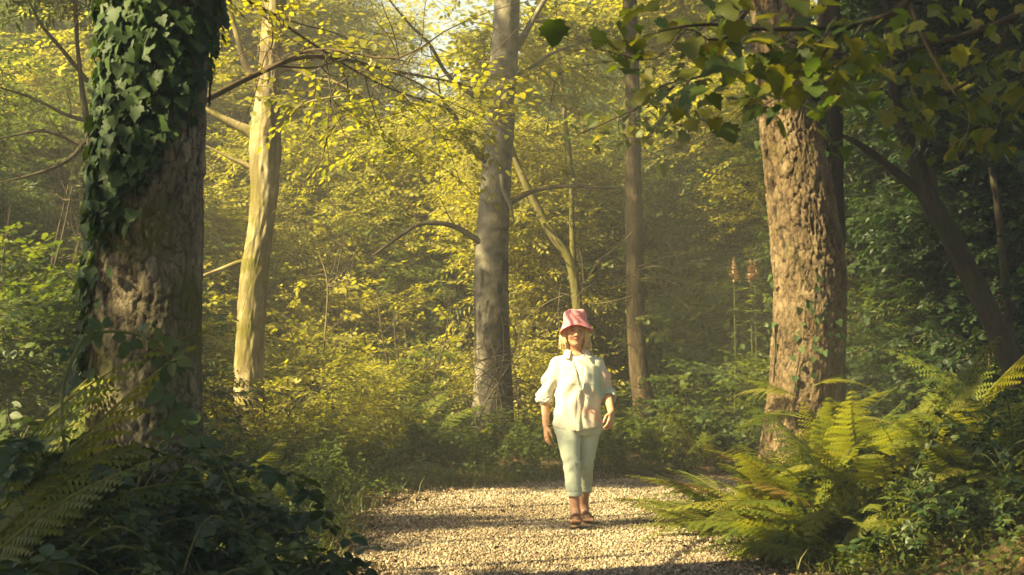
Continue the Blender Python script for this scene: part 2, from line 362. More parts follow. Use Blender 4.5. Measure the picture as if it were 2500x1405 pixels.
def trunk_mesh(name, pts, mat, kind, nring=220, nseg=96, seed=0, flare=0., amp=1.0, fine_to=5.0):
    """pts rows (x,y,z,r) from the ground up; displaced bark as real relief."""
    big = resample(pts, 1500); LL0 = np.concatenate([[0], np.cumsum(np.linalg.norm(np.diff(big[:, :3], axis=0), axis=1))])
    wgt = np.where(np.arange(1500) < 1e9, np.where(big[:, 2]-big[0, 2] < fine_to, 1., .12), 1.)      # rings are close where the bark is looked at
    cw = np.concatenate([[0], np.cumsum(np.diff(LL0)*wgt[1:])]); tt = np.linspace(0, cw[-1], nring); sel = np.interp(tt, cw, np.arange(1500.))
    rows = np.stack([np.interp(sel, np.arange(1500.), big[:, k]) for k in range(4)], -1)
    c, r = rows[:, :3], rows[:, 3].copy()
    L = np.concatenate([[0], np.cumsum(np.linalg.norm(np.diff(c, axis=0), axis=1))])
    r = r*(1+flare*np.exp(-L/.35))
    t, U, B = frames(c)
    a = np.arange(nseg)/nseg*2*np.pi
    A, LL = np.meshgrid(a, L); RR = np.broadcast_to(r[:, None], A.shape)
    cx, cy_ = np.cos(A), np.sin(A)
    dsp = .05*RR*fbm(cx*1.3, cy_*1.3, LL*.9, 3, seed)          # lumpy cross-section
    tint = np.full(A.shape, .5); crev = np.zeros(A.shape)
    circ = 2*np.pi*np.mean(r)
    if kind == 'plates':
        for (cell, asp, am, sd) in ((.088, 2.1, .017, 1), (.030, 1.9, .0075, 5)):
            nu = max(6, int(round(circ/cell))); u = A/(2*np.pi)*nu; v = LL/(cell*asp)
            wu = .55*fbm(cx*5, cy_*5, LL*4, 3, seed+sd); wv = .5*fbm(cx*5, cy_*5, LL*4, 3, seed+sd+9)
            f1, f2, cid = worley(u+wu, v+wv, nu, seed+sd)
            e = sstep(.02, .14, f2-f1)
            on = sstep(-.6, .05, fbm(cx*2, cy_*2, LL*1.5, 3, seed+sd+20)) if am > .01 else 1.
            lift = .35+.65*cid
            dsp = dsp+am*amp*(e*lift-.55)*on
            if am > .01: tint = .25+.75*cid; crev = (1-sstep(.0, .16, f2-f1))*.8*on
            else: crev = np.maximum(crev, (1-sstep(.0, .15, f2-f1))*.35)
        dsp = dsp+.007*amp*fbm(cx*14, cy_*14, LL*9, 5, seed+3)
    elif kind == 'furrow':
        nu = max(8, int(round(circ/.035))); u = A/(2*np.pi)*nu; v = LL/.22
        wu = .6*fbm(cx*3, cy_*3, LL*3, 3, seed+1)
        f1, f2, cid = worley(u+wu, v, nu, seed)
        e = sstep(.02, .3, f2-f1); dsp = dsp+.009*amp*(e-.5); tint = .3+.6*cid; crev = (1-sstep(0, .2, f2-f1))*.8
    elif kind == 'birch':
        low = sstep(2.9, .4, LL+1.2*fbm(cx*1.5, cy_*1.5, LL*.9, 3, seed+4))
        nu = max(6, int(round(circ/.07))); f1, f2, cid = worley(A/(2*np.pi)*nu+.5*fbm(cx*4, cy_*4, LL*3, 3, seed), LL/.14, nu, seed)
        dsp = dsp+low*.012*amp*(sstep(.03, .3, f2-f1)-.5)+.003*fbm(cx*6, cy_*6, LL*16, 3, seed+2)
        crev = low*.34-.06+.10*np.maximum(0, np.sin(A*1-2.4))*sstep(4.4, 1, LL)  # last term paints the right side darker, as its shaded side
    else:
        dsp = dsp+.008*amp*fbm(cx*6, cy_*6, LL*5, 5, seed+3)+.05*RR*fbm(cx*1.5, cy_*1.5, LL*1.6, 3, seed+33)
        tint = np.clip(.5+.8*fbm(cx*2, cy_*2, LL*1.6, 4, seed+7), 0, 1); crev = np.clip(.9*fbm(cx*4, cy_*4, LL*3.2, 4, seed+8)-.25, 0, .7)
    R2 = RR+dsp
    Vv = c[:, None]+(cx[..., None]*U[:, None]+cy_[..., None]*B[:, None])*R2[..., None]
    ii = np.arange(A.size).reshape(A.shape); j = np.roll(ii, -1, 1)
    q_ = np.stack([ii[:-1], j[:-1], j[1:], ii[1:]], -1).reshape(-1, 4)
    return mesh_np(name, Vv.reshape(-1, 3), q_, mat, tint.ravel(), True, attrs={'crev': np.clip(crev, -.2, 1).ravel()})
def wander(a, b, r0, r1, n=7, wob=.06, sag=0., rs=None):
    rs = rs or random
    a, b = np.array(a, float), np.array(b, float); L = np.linalg.norm(b-a)
    out = []
    for k in range(n):
        t = k/(n-1); p = a+(b-a)*t
        if 0 < k: p = p+np.array([rs.gauss(0, 1), rs.gauss(0, 1), rs.gauss(0, 1)])*wob*L*(.3+.7*t)*.5
        p[2] += sag*4*t*(1-t)
        out.append((*p, r0+(r1-r0)*t))
    return out
def twiggy(acc, pts, depth, rs, sides=5, density=3.2, droop=0., spread=.9):
    """a branch and its side twigs into one accumulator; returns twig tips with directions."""
    n = max(5, len(pts)*3); rows = resample(pts, n); V_, Q_ = tube(rows, sides); acc.add(V_, Q_)
    tips = [(rows[-1, :3], rows[-1, :3]-rows[-3, :3])]
    if depth <= 0: return tips
    L = np.linalg.norm(np.diff(rows[:, :3], axis=0), axis=1).sum()
    for k in range(int(L*density)+1):
        i = rs.randint(int(n*.18), n-2); p = rows[i, :3]; d = rows[i+1, :3]-rows[i, :3]; d /= np.linalg.norm(d)+1e-9
        s = np.array([rs.gauss(0, 1), rs.gauss(0, 1), rs.gauss(.1-droop, .55)]); s /= np.linalg.norm(s)
        dr = d*.6+s*spread; dr /= np.linalg.norm(dr)
        ln = L*rs.uniform(.22, .5)*(1-.5*i/n); r0 = min(rows[i, 3]*.6, ln*.014+.0015)
        sub = wander(p, p+dr*ln, r0, .0015, 5, .16, 0, rs)
        tips += twiggy(acc, sub, depth-1, rs, max(3, sides-1), density*1.4, droop, spread)
    return tips

# ------------------------------------------------------------------ leaves
def outline_leaf(half, fold=.18, curl=.12):
    """half-outline [(w, l)...] from base to tip -> verts, tris folded on the midrib."""
    V_ = [(0, 0, 0)]; n = len(half)
    mids = [(0, l, -curl*l*l) for w, l in half]
    Ls = [(-w, l, abs(w)*fold-curl*l*l) for w, l in half[:-1]]; Rs = [(w, l, abs(w)*fold-curl*l*l) for w, l in half[:-1]]
    tip = mids[-1]
    V_ = [(0, 0, 0), *mids[:-1], tip, *Ls, *Rs]
    m = len(half)-1
    mid = lambda k: 0 if k < 0 else 1+k
    T = []
    for off, flip in ((m+2, 1), (m+2+m, 0)):
        for k in range(m):
            a, b = mid(k-1), mid(k); o = off+k
            tri = [(a, o, b)]
            if k < m-1: tri.append((b, o, o+1))
            else: tri.append((b, o, mid(m)))
            for t_ in tri: T.append(t_ if not flip else t_[::-1])
    # drop degenerate
    return np.array(V_, float), np.array([t_ for t_ in T if len(set(t_)) == 3])
def fan_leaf(outline, centre=(0, .38), fold=.15, curl=.12):
    o = np.array(outline, float); n = len(o)
    V_ = np.vstack([[centre[0], centre[1], -.03], np.column_stack([o[:, 0], o[:, 1], np.abs(o[:, 0])*fold-curl*(o[:, 1]**2)])])
    T = np.array([(0, 1+k, 1+(k+1) % n) for k in range(n)])
    return V_, T
LEAF_D = (np.array([(0, 0, 0), (-.3, .45, .07), (0, 1, -.1), (.3, .45, .07)], float), np.array([(0, 2, 1), (0, 3, 2)]))
LEAF_N = (np.array([(0, 0, 0), (-.15, .45, .04), (0, 1, -.15), (.15, .45, .04)], float), np.array([(0, 2, 1), (0, 3, 2)]))
LEAF_O = outline_leaf([(.22, .18), (.34, .45), (.22, .76), (0, 1)])
mp_half = [(.0, .02), (.20, -.08), (.42, .02), (.38, .16), (.62, .30), (.50, .42), (.56, .60), (.36, .62), (.30, .72), (.22, .86), (0, 1.05)]
LEAF_MAPLES = [fan_leaf([(-x, y) for x, y in mp_half[1:-1]]+[(dx, 1.05)]+[(x*w, y) for x, y in mp_half[1:-1]][::-1]+[(0, .02)], (dx*.4, .38), fo, cu) for dx, w, fo, cu in ((0, 1, .15, .12), (.06, .85, .35, .3), (-.05, 1.05, -.2, .35), (.03, .9, .5, .15))]
iv_half = [(.18, -.12), (.44, -.02), (.54, .22), (.34, .36), (.36, .55), (.16, .74)]
LEAF_IVY = fan_leaf([(-x, y) for x, y in iv_half]+[(0, 1.0)]+[(x, y) for x, y in iv_half][::-1]+[(0, 0)], (0, .34), .12, .18)
br_half = [(.16, .08), (.30, .22), (.27, .27), (.37, .42), (.31, .48), (.33, .62), (.24, .68), (.20, .82)]
LEAF_BR = fan_leaf([(-x, y) for x, y in br_half]+[(0, 1.0)]+[(x, y) for x, y in br_half][::-1]+[(0, 0)], (0, .45), .22, .2)

def basis(dirv, up=(0, 0, 1), roll=None):
    d = np.asarray(dirv, float); d = d/(np.linalg.norm(d, axis=-1, keepdims=True)+1e-9)
    u = np.broadcast_to(np.asarray(up, float), d.shape)
    x = np.cross(d, u); x /= np.linalg.norm(x, axis=-1, keepdims=True)+1e-9
    z = np.cross(x, d)
    if roll is not None:
        c, s = np.cos(roll)[..., None], np.sin(roll)[..., None]; x, z = x*c+z*s, z*c-x*s
    return np.stack([x, d, z], -1)      # columns x, y(dir), z
def place_many(leaf, pos, R, size, tint, acc):
    V_, T = leaf; n = len(pos)
    W_ = np.einsum('nij,kj->nki', R, V_)*np.asarray(size)[:, None, None]+pos[:, None, :]
    acc.add(W_.reshape(-1, 3), None, (T[None]+(np.arange(n)*len(V_))[:, None, None]).reshape(-1, 3), np.repeat(tint, len(V_)))

def spray(r, leaf, n=15, length=.5, size=.075, flat=.35):
    """a leafy twig along +Y, leaves two-ranked and roughly level."""
    a = Acc()
    rows = np.array([(0.02*math.sin(3*t), length*t, -.10*length*t*t, .004*(1-t)+.0012) for t in np.linspace(0, 1, 5)])
    V_, Q_ = tube(rows, 3); a.add(V_, Q_, tint=-1)
    t = np.linspace(.12, 1, n); side = np.where(np.arange(n) % 2, 1, -1)
    pos = np.column_stack([0.02*np.sin(3*t), length*t, -.10*length*t*t])
    ang = side*r.uniform(.6, 1.25, n)*(1-.75*(t > .97))
    d = np.column_stack([np.sin(ang), np.cos(ang), r.normal(-.18, .25, n)])
    R = basis(d, roll=r.normal(0, flat, n))
    place_many(leaf, pos+d*.015, R, size*r.uniform(.65, 1.2, n), np.clip(r.normal(.5, .22, n), 0, 1), a)
    return np.concatenate(a.V), (np.concatenate(a.Q), np.concatenate(a.T)), np.concatenate(a.tv)
def foliage_mesh(name, seed, leaf, mat, nspray=330, rx=1.0, rz=.8, size=.075, length=.5, nl=15, layered=.5, gap=.1, shell=.5):
    r = np.random.default_rng(seed)
    sp = [spray(r, leaf, nl, length*r.uniform(.8, 1.2), size) for _ in range(6)]
    # points in an uneven ellipsoid, with holes
    n = nspray*4
    d = r.normal(size=(n, 3)); d /= np.linalg.norm(d, axis=1, keepdims=True)
    rad = r.random(n)**shell
    lump = 1+.42*fbm(d[:, 0]*1.7+seed, d[:, 1]*1.7, d[:, 2]*1.7, 3, seed)
    p = d*(rad*lump)[:, None]*np.array([rx, rx, rz])
    if layered: p[:, 2] = p[:, 2]*(1-layered)+layered*np.round(p[:, 2]/.32+.25*vnoise(p[:, 0]*2, p[:, 1]*2, p[:, 2]*0, seed))*.32
    hole = fbm(p[:, 0]*1.9, p[:, 1]*1.9, p[:, 2]*2.6, 3, seed+40)
    p = p[hole > gap-.25][:nspray]; n = len(p)
    out = p*np.array([1, 1, .25]); out /= np.linalg.norm(out, axis=1, keepdims=True)+1e-6
    az = r.normal(0, .7, n); c, s = np.cos(az), np.sin(az)
    dirs = np.column_stack([out[:, 0]*c-out[:, 1]*s, out[:, 0]*s+out[:, 1]*c, r.normal(-.05, .28, n)+.25*out[:, 2]])
    R = basis(dirs, roll=r.normal(0, .45, n)); sc = r.uniform(.75, 1.25, n)
    ct = r.normal(0, .13, n)
    a = Acc()
    which = r.integers(0, len(sp), n)
    for k, (V_, (Q_, T_), tv) in enumerate(sp):
        m_ = which == k; cnt = m_.sum()
        if not cnt: continue
        Wp = np.einsum('nij,kj->nki', R[m_], V_)*sc[m_][:, None, None]+p[m_][:, None, :]
        off = (np.arange(cnt)*len(V_))[:, None, None]
        a.add(Wp.reshape(-1, 3), (Q_[None]+off).reshape(-1, 4), (T_[None]+off).reshape(-1, 3), np.where(tv[None] < 0, -1, np.clip(tv[None]+ct[m_][:, None], 0, 1)).ravel())
    V_ = np.concatenate(a.V); Q_ = np.concatenate(a.Q); T_ = np.concatenate(a.T)
    midx = np.concatenate([np.ones(len(Q_), int), np.zeros(len(T_), int)])
    return mesh_np(name, V_, [Q_, T_], None, np.concatenate(a.tv), False, [mat, M['twig']], midx)

FOL = {}
for k, (nm, leaf, mat, kw) in enumerate([
    ('gold', LEAF_O, 'leaf_gold', dict(size=.085, layered=.55)),
    ('gold', LEAF_D, 'leaf_gold', dict(size=.07, layered=.3, nspray=380)),
    ('green', LEAF_O, 'leaf_green', dict(size=.08, layered=.55)),
    ('green', LEAF_N, 'leaf_green', dict(size=.10, layered=.2, nspray=380)),
    ('dark', LEAF_O, 'leaf_dark', dict(size=.085, layered=.5)),
    ('dark', LEAF_D, 'leaf_dark', dict(size=.09, layered=.3, nspray=360)),
    ('goldn', LEAF_N, 'leaf_gold', dict(size=.09, layered=.2, nspray=380)),
]):
    FOL.setdefault(nm, []).append(foliage_mesh('foliage_'+nm, 30+k, leaf, M[mat], **kw))
FOL['gold'].append(FOL['goldn'][0])
FOL['sparse'] = [foliage_mesh('foliage_sparse', 60+k, LEAF_O, M['leaf_gold'], nspray=26, rx=.7, rz=.2, size=.075, layered=.3, nl=11, gap=.2) for k in range(3)]
def shrub_stem_mesh(seed, n=5, h=1.3):
    rs = random.Random(seed); a = Acc()
    for k in range(n):
        an = rs.uniform(0, 6.28); b = (math.cos(an)*.12, math.sin(an)*.12, -.15); e = (math.cos(an)*rs.uniform(.3, .8), math.sin(an)*rs.uniform(.3, .8), h*rs.uniform(.7, 1.15))
        twiggy(a, wander(b, e, .022, .006, 5, .1, 0, rs), 1, rs, 5, 2.5)
    return a.mesh('shrub_stems', M['twig'])
STEMS = [shrub_stem_mesh(50+k) for k in range(4)]
# ------------------------------------------------------------------ trees
def sunward(T, s): return (T[0]+sun_to.x*s, T[1]+sun_to.y*s, T[2]+sun_to.z*s)
def sun_blocks(c, s):
    # would it shade the walker, the sunlit trunks or the ferns?
    for T, rr in (((.5, 15.5, 1.0), .9), ((.5, 15.5, .2), .7), ((-2.7, 21, 2.5), .6), ((-2.6, 21, 4.6), .5), ((2.3, 16.3, 3.0), .6), ((2.2, 16.3, 1.4), .6), ((2.6, 14.5, .6), .8), ((-2.25, 10.75, 1.5), .3), ((-2.25, 10.75, 2.5), .3), ((-2.2, 10.75, 3.2), .3), ((1.5, 13.8, 0), .6), ((1.6, 17, .5), .8), ((3.0, 15.2, .8), .6), ((2.2, 13.2, .3), .5), ((3.2, 14, .7), .5), ((1.9, 15, .5), .5), ((-2.2, 21, .9), .6), ((-1.2, 22, .9), .6), ((-2, 28, 4), .6), ((-4, 28, 4.5), .6), ((0, 29, 4.5), .6), ((-1, 26, 2), .6), ((-3.2, 25, 2), .6)):
        d = Vector(c)-Vector(T); t = d.dot(sun_to)
        if t > 0 and (d-sun_to*t).length < s*.8+rr: return True
    return False
def pix_rows(pts, Y):
    """[(px,py,width[,Y])] top or bottom first -> rows (x,y,z,r)"""
    out = []
    for p in pts:
        yy = p[3] if len(p) > 3 else Y
        v = P(p[0], p[1], yy); out.append((v.x, v.y, v.z, W(p[2], yy)/2))
    return out
def shift(rows, b): return [(x-b[0], y-b[1], z-b[2], r) for x, y, z, r in rows]
def add_foliage(root, base, c, s, key, r, name='foliage', squash=1.0):
    o = obj(name, r.choice(FOL[key]), root, Vector(c)-Vector(base), (r.uniform(-.2, .2), r.uniform(-.2, .2), r.uniform(0, 6.28)), (s, s, s*squash))
    return o
def tree(name, label, rows, mat, kind, height=9., crown=None, key='green', seed=0, nring=150, nseg=56, flare=.25, group=None, amp=1., limbs=(), twigs=0, cat='tree', force=False):
    """rows from the foot up (world). The stem goes on above the frame into a crown of leaf clumps."""
    r = random.Random(seed)
    b = (rows[0][0], rows[0][1], gz(rows[0][0], rows[0][1]))
    rows = [(rows[0][0], rows[0][1], b[2]-.15, rows[0][3])]+[q for q in rows if q[2] > b[2]+.1]
    x, y, z, rad = rows[-1]
    if height > z+.5:
        dx, dy = (rows[-1][0]-rows[-2][0])/(rows[-1][2]-rows[-2][2]+1e-6), (rows[-1][1]-rows[-2][1])/(rows[-1][2]-rows[-2][2]+1e-6)
        for t in (.33, .66, 1):
            dz = (height-z)*t; rows.append((x+dx*dz*.5, y+dy*dz*.5, z+dz, max(.02, rad*(1-.75*t))))
    root = thing(name, label, cat, b, group)
    obj('trunk', trunk_mesh('trunk', shift(rows, b), mat, kind, nring, nseg, seed, flare, amp), root)
    for lb in limbs:
        a = Acc(); rr = shift(lb['rows'], b)
        twiggy(a, rr, lb.get('depth', 1), r, lb.get('sides', 6), lb.get('density', 1.6), lb.get('droop', 0))
        obj('branch', a.mesh('branch', lb.get('mat', mat), True), root)
    for c, s in (crown or []):
        if not force and sun_blocks(c, s): continue
        # a limb from the upper stem to each leaf clump
        k = min(len(rows)-1, max(1, int(len(rows)*.7))); p = min(rows, key=lambda q: abs(q[2]-(c[2]-s*.9)))
        a = Acc(); V_, Q_ = tube(resample(shift(wander(p[:3], c, min(.06, p[3]*.5), .012, 5, .06, 0, r), b), 10), 5); a.add(V_, Q_)
        obj('limb', a.mesh('limb', mat, True), root)
        add_foliage(root, b, c, s, key, r, 'crown')
    return root

# the ivy-clad tree
YL = 11.0
left_rows = pix_rows([(352, 1478, 330), (350, 1300, 290), (352, 1060, 278), (355, 900, 272), (362, 700, 262), (370, 500, 252), (380, 300, 246), (388, 120, 246), (395, 0, 246), (405, -200, 240)], YL)
crown_left = [((-1.2, 11.6, 7.0), 1.3), ((-2.9, 10.9, 7.4), 1.3), ((-1.0, 12.2, 8.6), 1.5), ((-2.6, 11.5, 8.8), 1.6), ((-1.4, 10.0, 7.2), 1.4), ((-.6, 10.6, 8.6), 1.4)]
arch = pix_rows([(395, 300, 18.7, 11.1), (520, 235, 15.8, 12.6), (620, 185, 13.7, 13.6), (735, 140, 12.2, 14.6), (850, 148, 10.8, 15.6), (950, 172, 8.6, 16.4), (1050, 190, 6.5, 17), (1140, 210, 4.3, 17.5), (1215, 245, 2.9, 18)], 12)
arch2 = pix_rows([(480, -40, 11.5, 12.5), (620, 10, 9.4, 13.5), (700, 65, 7.9, 14.2), (790, 125, 6.5, 15), (870, 175, 5.8, 15.5), (960, 220, 5.0, 16), (1080, 260, 3.6, 16.6), (1180, 310, 2.2, 17.2)], 12)
ivy_tree = tree('broadleaf_tree', 'thick leaning trunk with flaking brown bark and ivy climbing its left face', left_rows, M['bark_ivy'], 'plates', 9.2, crown_left, 'green', 3, 420, 200, .12, limbs=[
    dict(rows=arch, depth=2, density=1.5, mat=M['bark_brown'], droop=.3), dict(rows=arch2, depth=2, density=1.4, mat=M['bark_brown'], droop=.3)])

rz_ = random.Random(4)
for px, py, Y, q in ((860, 240, 15.6, .42), (1040, 250, 17, .45), (780, 100, 15.2, .38), (1000, 340, 17, .4), (1120, 330, 17.4, .4), (570, 70, 13.2, .3)):
    add_foliage(ivy_tree, ivy_tree.location, P(px, py, Y), q*2.1, 'sparse', rz_, 'foliage', 1.)

# the big sunlit tree in the ferns
YR = 16.3
right_rows = pix_rows([(1960, 1130, 210), (1958, 1060, 186), (1962, 980, 172), (1972, 880, 172), (1978, 780, 176), (1980, 690, 172), (1968, 580, 166), (1955, 480, 164), (1942, 380, 158), (1928, 290, 150), (1917, 200, 148), (1910, 100, 142), (1902, 0, 138), (1890, -150, 130)], YR)
tree('plane_tree', 'stout tree with plated tan bark, sunlit on one side, rising from ferns', right_rows, M['bark_plane'], 'plates', 10.5,
     [((2.4, 16.6, 9.6), 1.8), ((4.2, 16.0, 8.2), 1.9), ((3.4, 17.5, 7.6), 1.7)]+[(sunward(T, s), q) for T, s, q in (((4.7, 18.6, 1.2), 10, .9), ((4.25, 18.5, 2.2), 9.5, .8), ((3.8, 18.4, 3.2), 9, .8), ((5.2, 17.2, 3.2), 9, 1.3), ((5.4, 19.8, 3.8), 8.5, 1.4), ((5.6, 15.6, 1.6), 9.5, 1.3))], 'dark', 8, 480, 190, .05, amp=1.15, force=True, limbs=[  # sunward clumps are unseen, added to shade the forked tree and right thicket
    dict(rows=pix_rows([(1900, 182, 10, 16.3), (1840, 178, 9, 16.4), (1760, 172, 8, 16.6), (1700, 190, 6, 16.7), (1650, 205, 3, 16.8)], YR), depth=2, density=2.2, mat=M['bark_dark'])])

# sunlit forked tree on the left
YM = 21.0
mid_rows = pix_rows([(606, 1180, 90), (608, 1000, 78), (610, 860, 68), (618, 700, 66), (632, 590, 62), (643, 500, 62), (647, 420, 70), (648, 340, 76), (653, 260, 66), (658, 180, 58), (666, 80, 56), (671, 0, 54), (680, -160, 50)], YM)
tree('beech_tree', 'pale mossy tree with forked branches in full sun behind the ivy trunk', mid_rows, M['bark_mossy'], 'smooth', 11,
     [((-2.0, 21.5, 9.6), 1.4), ((-2.4, 22.6, 10.6), 1.5), (sunward((-.2, 22.8, 4.6), 9), .7), (sunward((-.2, 22.8, 3.2), 9.5), .6), (sunward((-.1, 22.8, 1.7), 10.5), .5)], 'gold', 5, 300, 80, .1, force=True, limbs=[  # sunward clumps are added out of view to shade the birch stem
    dict(rows=pix_rows([(640, 345, 34), (610, 322, 27), (575, 305, 22), (535, 285, 16), (490, 262, 10), (440, 250, 5)], YM), depth=2, density=1.8),
    dict(rows=pix_rows([(650, 250, 26), (620, 200, 22), (595, 150, 18), (580, 90, 15), (560, 20, 12), (550, -60, 8)], YM), depth=1, density=1.6),
    dict(rows=pix_rows([(640, 430, 16), (605, 405, 13), (570, 390, 10), (530, 370, 6), (490, 350, 3)], YM), depth=2, density=2.6),
    dict(rows=pix_rows([(660, 320, 20), (700, 285, 15), (730, 262, 11), (775, 245, 8), (830, 235, 4)], YM), depth=2, density=1.8),
    dict(rows=pix_rows([(664, 180, 18), (710, 168, 14), (760, 190, 11), (820, 202, 8), (890, 238, 4)], YM), depth=2, density=1.8),
    dict(rows=pix_rows([(618, 640, 13), (585, 640, 11), (545, 655, 9), (500, 672, 6), (470, 690, 4)], YM), depth=1, density=1.5)])

# the birch
YB = 23.0
birch_rows = pix_rows([(1204, 1135, 128), (1203, 1040, 104), (1202, 920, 90), (1200, 800, 84), (1200, 690, 82), (1202, 590, 80), (1208, 490, 76), (1214, 390, 73), (1221, 290, 70), (1228, 190, 67), (1234, 90, 64), (1239, 0, 62), (1246, -150, 56)], YB)
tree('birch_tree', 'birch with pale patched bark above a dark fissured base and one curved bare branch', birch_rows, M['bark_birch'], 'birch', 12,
     [((.6, 24, 11.2), 1.4), ((.2, 23.2, 10), 1.1), (sunward((1.5, 24.8, 3.4), 7.5), .75), (sunward((1.5, 24.8, 2.2), 8.5), .55)], 'gold', 11, 240, 72, .15, force=True, limbs=[  # the two sunward clumps are unseen, added to shade the slim trunk
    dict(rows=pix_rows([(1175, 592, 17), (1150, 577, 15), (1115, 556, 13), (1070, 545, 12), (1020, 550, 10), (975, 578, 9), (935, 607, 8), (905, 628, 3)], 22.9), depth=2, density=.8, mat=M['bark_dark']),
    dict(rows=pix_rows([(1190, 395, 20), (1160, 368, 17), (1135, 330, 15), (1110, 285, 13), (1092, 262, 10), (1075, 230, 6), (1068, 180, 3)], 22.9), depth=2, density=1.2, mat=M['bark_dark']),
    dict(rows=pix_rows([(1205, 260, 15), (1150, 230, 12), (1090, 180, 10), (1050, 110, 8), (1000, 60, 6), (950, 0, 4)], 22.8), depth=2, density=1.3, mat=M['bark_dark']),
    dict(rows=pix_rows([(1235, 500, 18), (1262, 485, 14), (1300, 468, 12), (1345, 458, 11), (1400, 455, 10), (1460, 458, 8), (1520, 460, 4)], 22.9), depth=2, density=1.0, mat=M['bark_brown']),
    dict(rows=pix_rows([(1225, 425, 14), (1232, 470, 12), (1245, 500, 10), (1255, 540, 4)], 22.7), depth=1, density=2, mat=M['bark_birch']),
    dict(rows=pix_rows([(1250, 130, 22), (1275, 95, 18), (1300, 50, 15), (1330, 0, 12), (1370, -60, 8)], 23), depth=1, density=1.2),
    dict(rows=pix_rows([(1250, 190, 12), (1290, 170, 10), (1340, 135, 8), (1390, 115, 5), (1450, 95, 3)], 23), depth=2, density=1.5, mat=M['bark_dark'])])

# slim brown trunk
slim_rows = pix_rows([(1580, 1080, 62), (1572, 985, 52), (1560, 900, 46), (1554, 800, 44), (1551, 700, 43), (1549, 600, 42), (1548, 500, 41), (1546, 400, 38), (1545, 300, 36), (1543, 180, 34), (1540, 60, 33), (1538, -80, 31)], 25)
tree('larch_tree', 'slim straight tree with furrowed red brown bark', slim_rows, M['bark_brown'], 'furrow', 12,
     [((1.8, 25.2, 10.6), 1.2)], 'gold', 14, 220, 48, .2, limbs=[
    dict(rows=pix_rows([(1550, 655, 3.0), (1590, 640, 2.5), (1640, 625, 2.0), (1690, 630, 1.0)], 24.9), depth=2, density=1.5, mat=M['twig_pale']),
    dict(rows=pix_rows([(1550, 560, 3.0), (1510, 600, 2.5), (1460, 640, 2.0), (1430, 690, 1.0)], 24.9), depth=2, density=1.5, mat=M['twig_pale']),
    dict(rows=pix_rows([(1552, 720, 3.0), (1500, 735, 2.5), (1440, 742, 2.0), (1370, 715, 1.0)], 24.9), depth=2, density=2.0, mat=M['twig_pale'])])
lean_rows = pix_rows([(1414, 1060, 26), (1412, 900, 24), (1410, 770, 23), (1404, 700, 23), (1388, 630, 22), (1355, 585, 22), (1330, 545, 20), (1308, 500, 19), (1285, 455, 17), (1262, 400, 14), (1240, 330, 12)], 25.4)
tree('mossy_tree', 'short mossy tree leaning over towards the birch', lean_rows, M['bark_olive'], 'smooth', 5.2, [((.2, 25.6, 5.2), 1.0)], 'gold', 21, 90, 24, .15, limbs=[
    dict(rows=pix_rows([(1402, 700, 16), (1398, 600, 15), (1396, 500, 13), (1394, 420, 11), (1388, 360, 8), (1380, 280, 5)], 25.4), depth=2, density=.9)])
tree('sapling', 'thin pale sapling stem beside the leaning mossy tree', pix_rows([(1432, 1040, 13), (1424, 800, 12), (1418, 650, 11), (1412, 540, 10), (1400, 440, 9), (1385, 330, 9), (1370, 200, 9), (1362, 100, 8), (1356, 20, 6)], 26), M['twig_pale'], 'smooth', 7.0, [((.6, 26, 6.9), .9)], 'gold', 22, 70, 12, .1, cat='tree')
# the dark forked tree
YD = 18.6
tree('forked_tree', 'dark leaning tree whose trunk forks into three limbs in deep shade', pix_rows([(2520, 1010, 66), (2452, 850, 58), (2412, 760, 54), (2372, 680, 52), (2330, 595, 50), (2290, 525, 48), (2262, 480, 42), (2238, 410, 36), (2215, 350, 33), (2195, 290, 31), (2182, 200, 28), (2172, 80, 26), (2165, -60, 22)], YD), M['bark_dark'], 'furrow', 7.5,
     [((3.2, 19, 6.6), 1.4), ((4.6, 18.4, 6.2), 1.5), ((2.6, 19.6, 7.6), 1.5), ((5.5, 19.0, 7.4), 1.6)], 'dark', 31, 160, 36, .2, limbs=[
    dict(rows=pix_rows([(2268, 488, 30), (2225, 450, 25), (2180, 415, 22), (2130, 375, 19), (2085, 345, 14), (2040, 325, 7)], YD), depth=2, density=1.4),
    dict(rows=pix_rows([(2285, 510, 26), (2278, 450, 22), (2262, 390, 20), (2252, 330, 17), (2240, 270, 12), (2225, 190, 7)], YD), depth=2, density=1.2)])
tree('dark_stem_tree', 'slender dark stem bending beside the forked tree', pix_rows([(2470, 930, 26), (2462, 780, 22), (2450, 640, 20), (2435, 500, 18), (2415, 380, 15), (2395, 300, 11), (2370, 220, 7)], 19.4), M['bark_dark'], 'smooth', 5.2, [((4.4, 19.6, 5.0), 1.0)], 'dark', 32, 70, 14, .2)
tree('rough_tree', 'broad reddish brown trunk standing in the dark thicket past the forked tree', pix_rows([(2520, 960, 84), (2510, 800, 70), (2502, 650, 66), (2495, 500, 62), (2488, 380, 60), (2478, 200, 56), (2470, 0, 54)], 22), M['bark_brown'], 'furrow', 9.5, [((5.2, 22, 8), 1.8), ((6.8, 22.5, 8.4), 1.8)], 'dark', 33, 120, 40, .2)
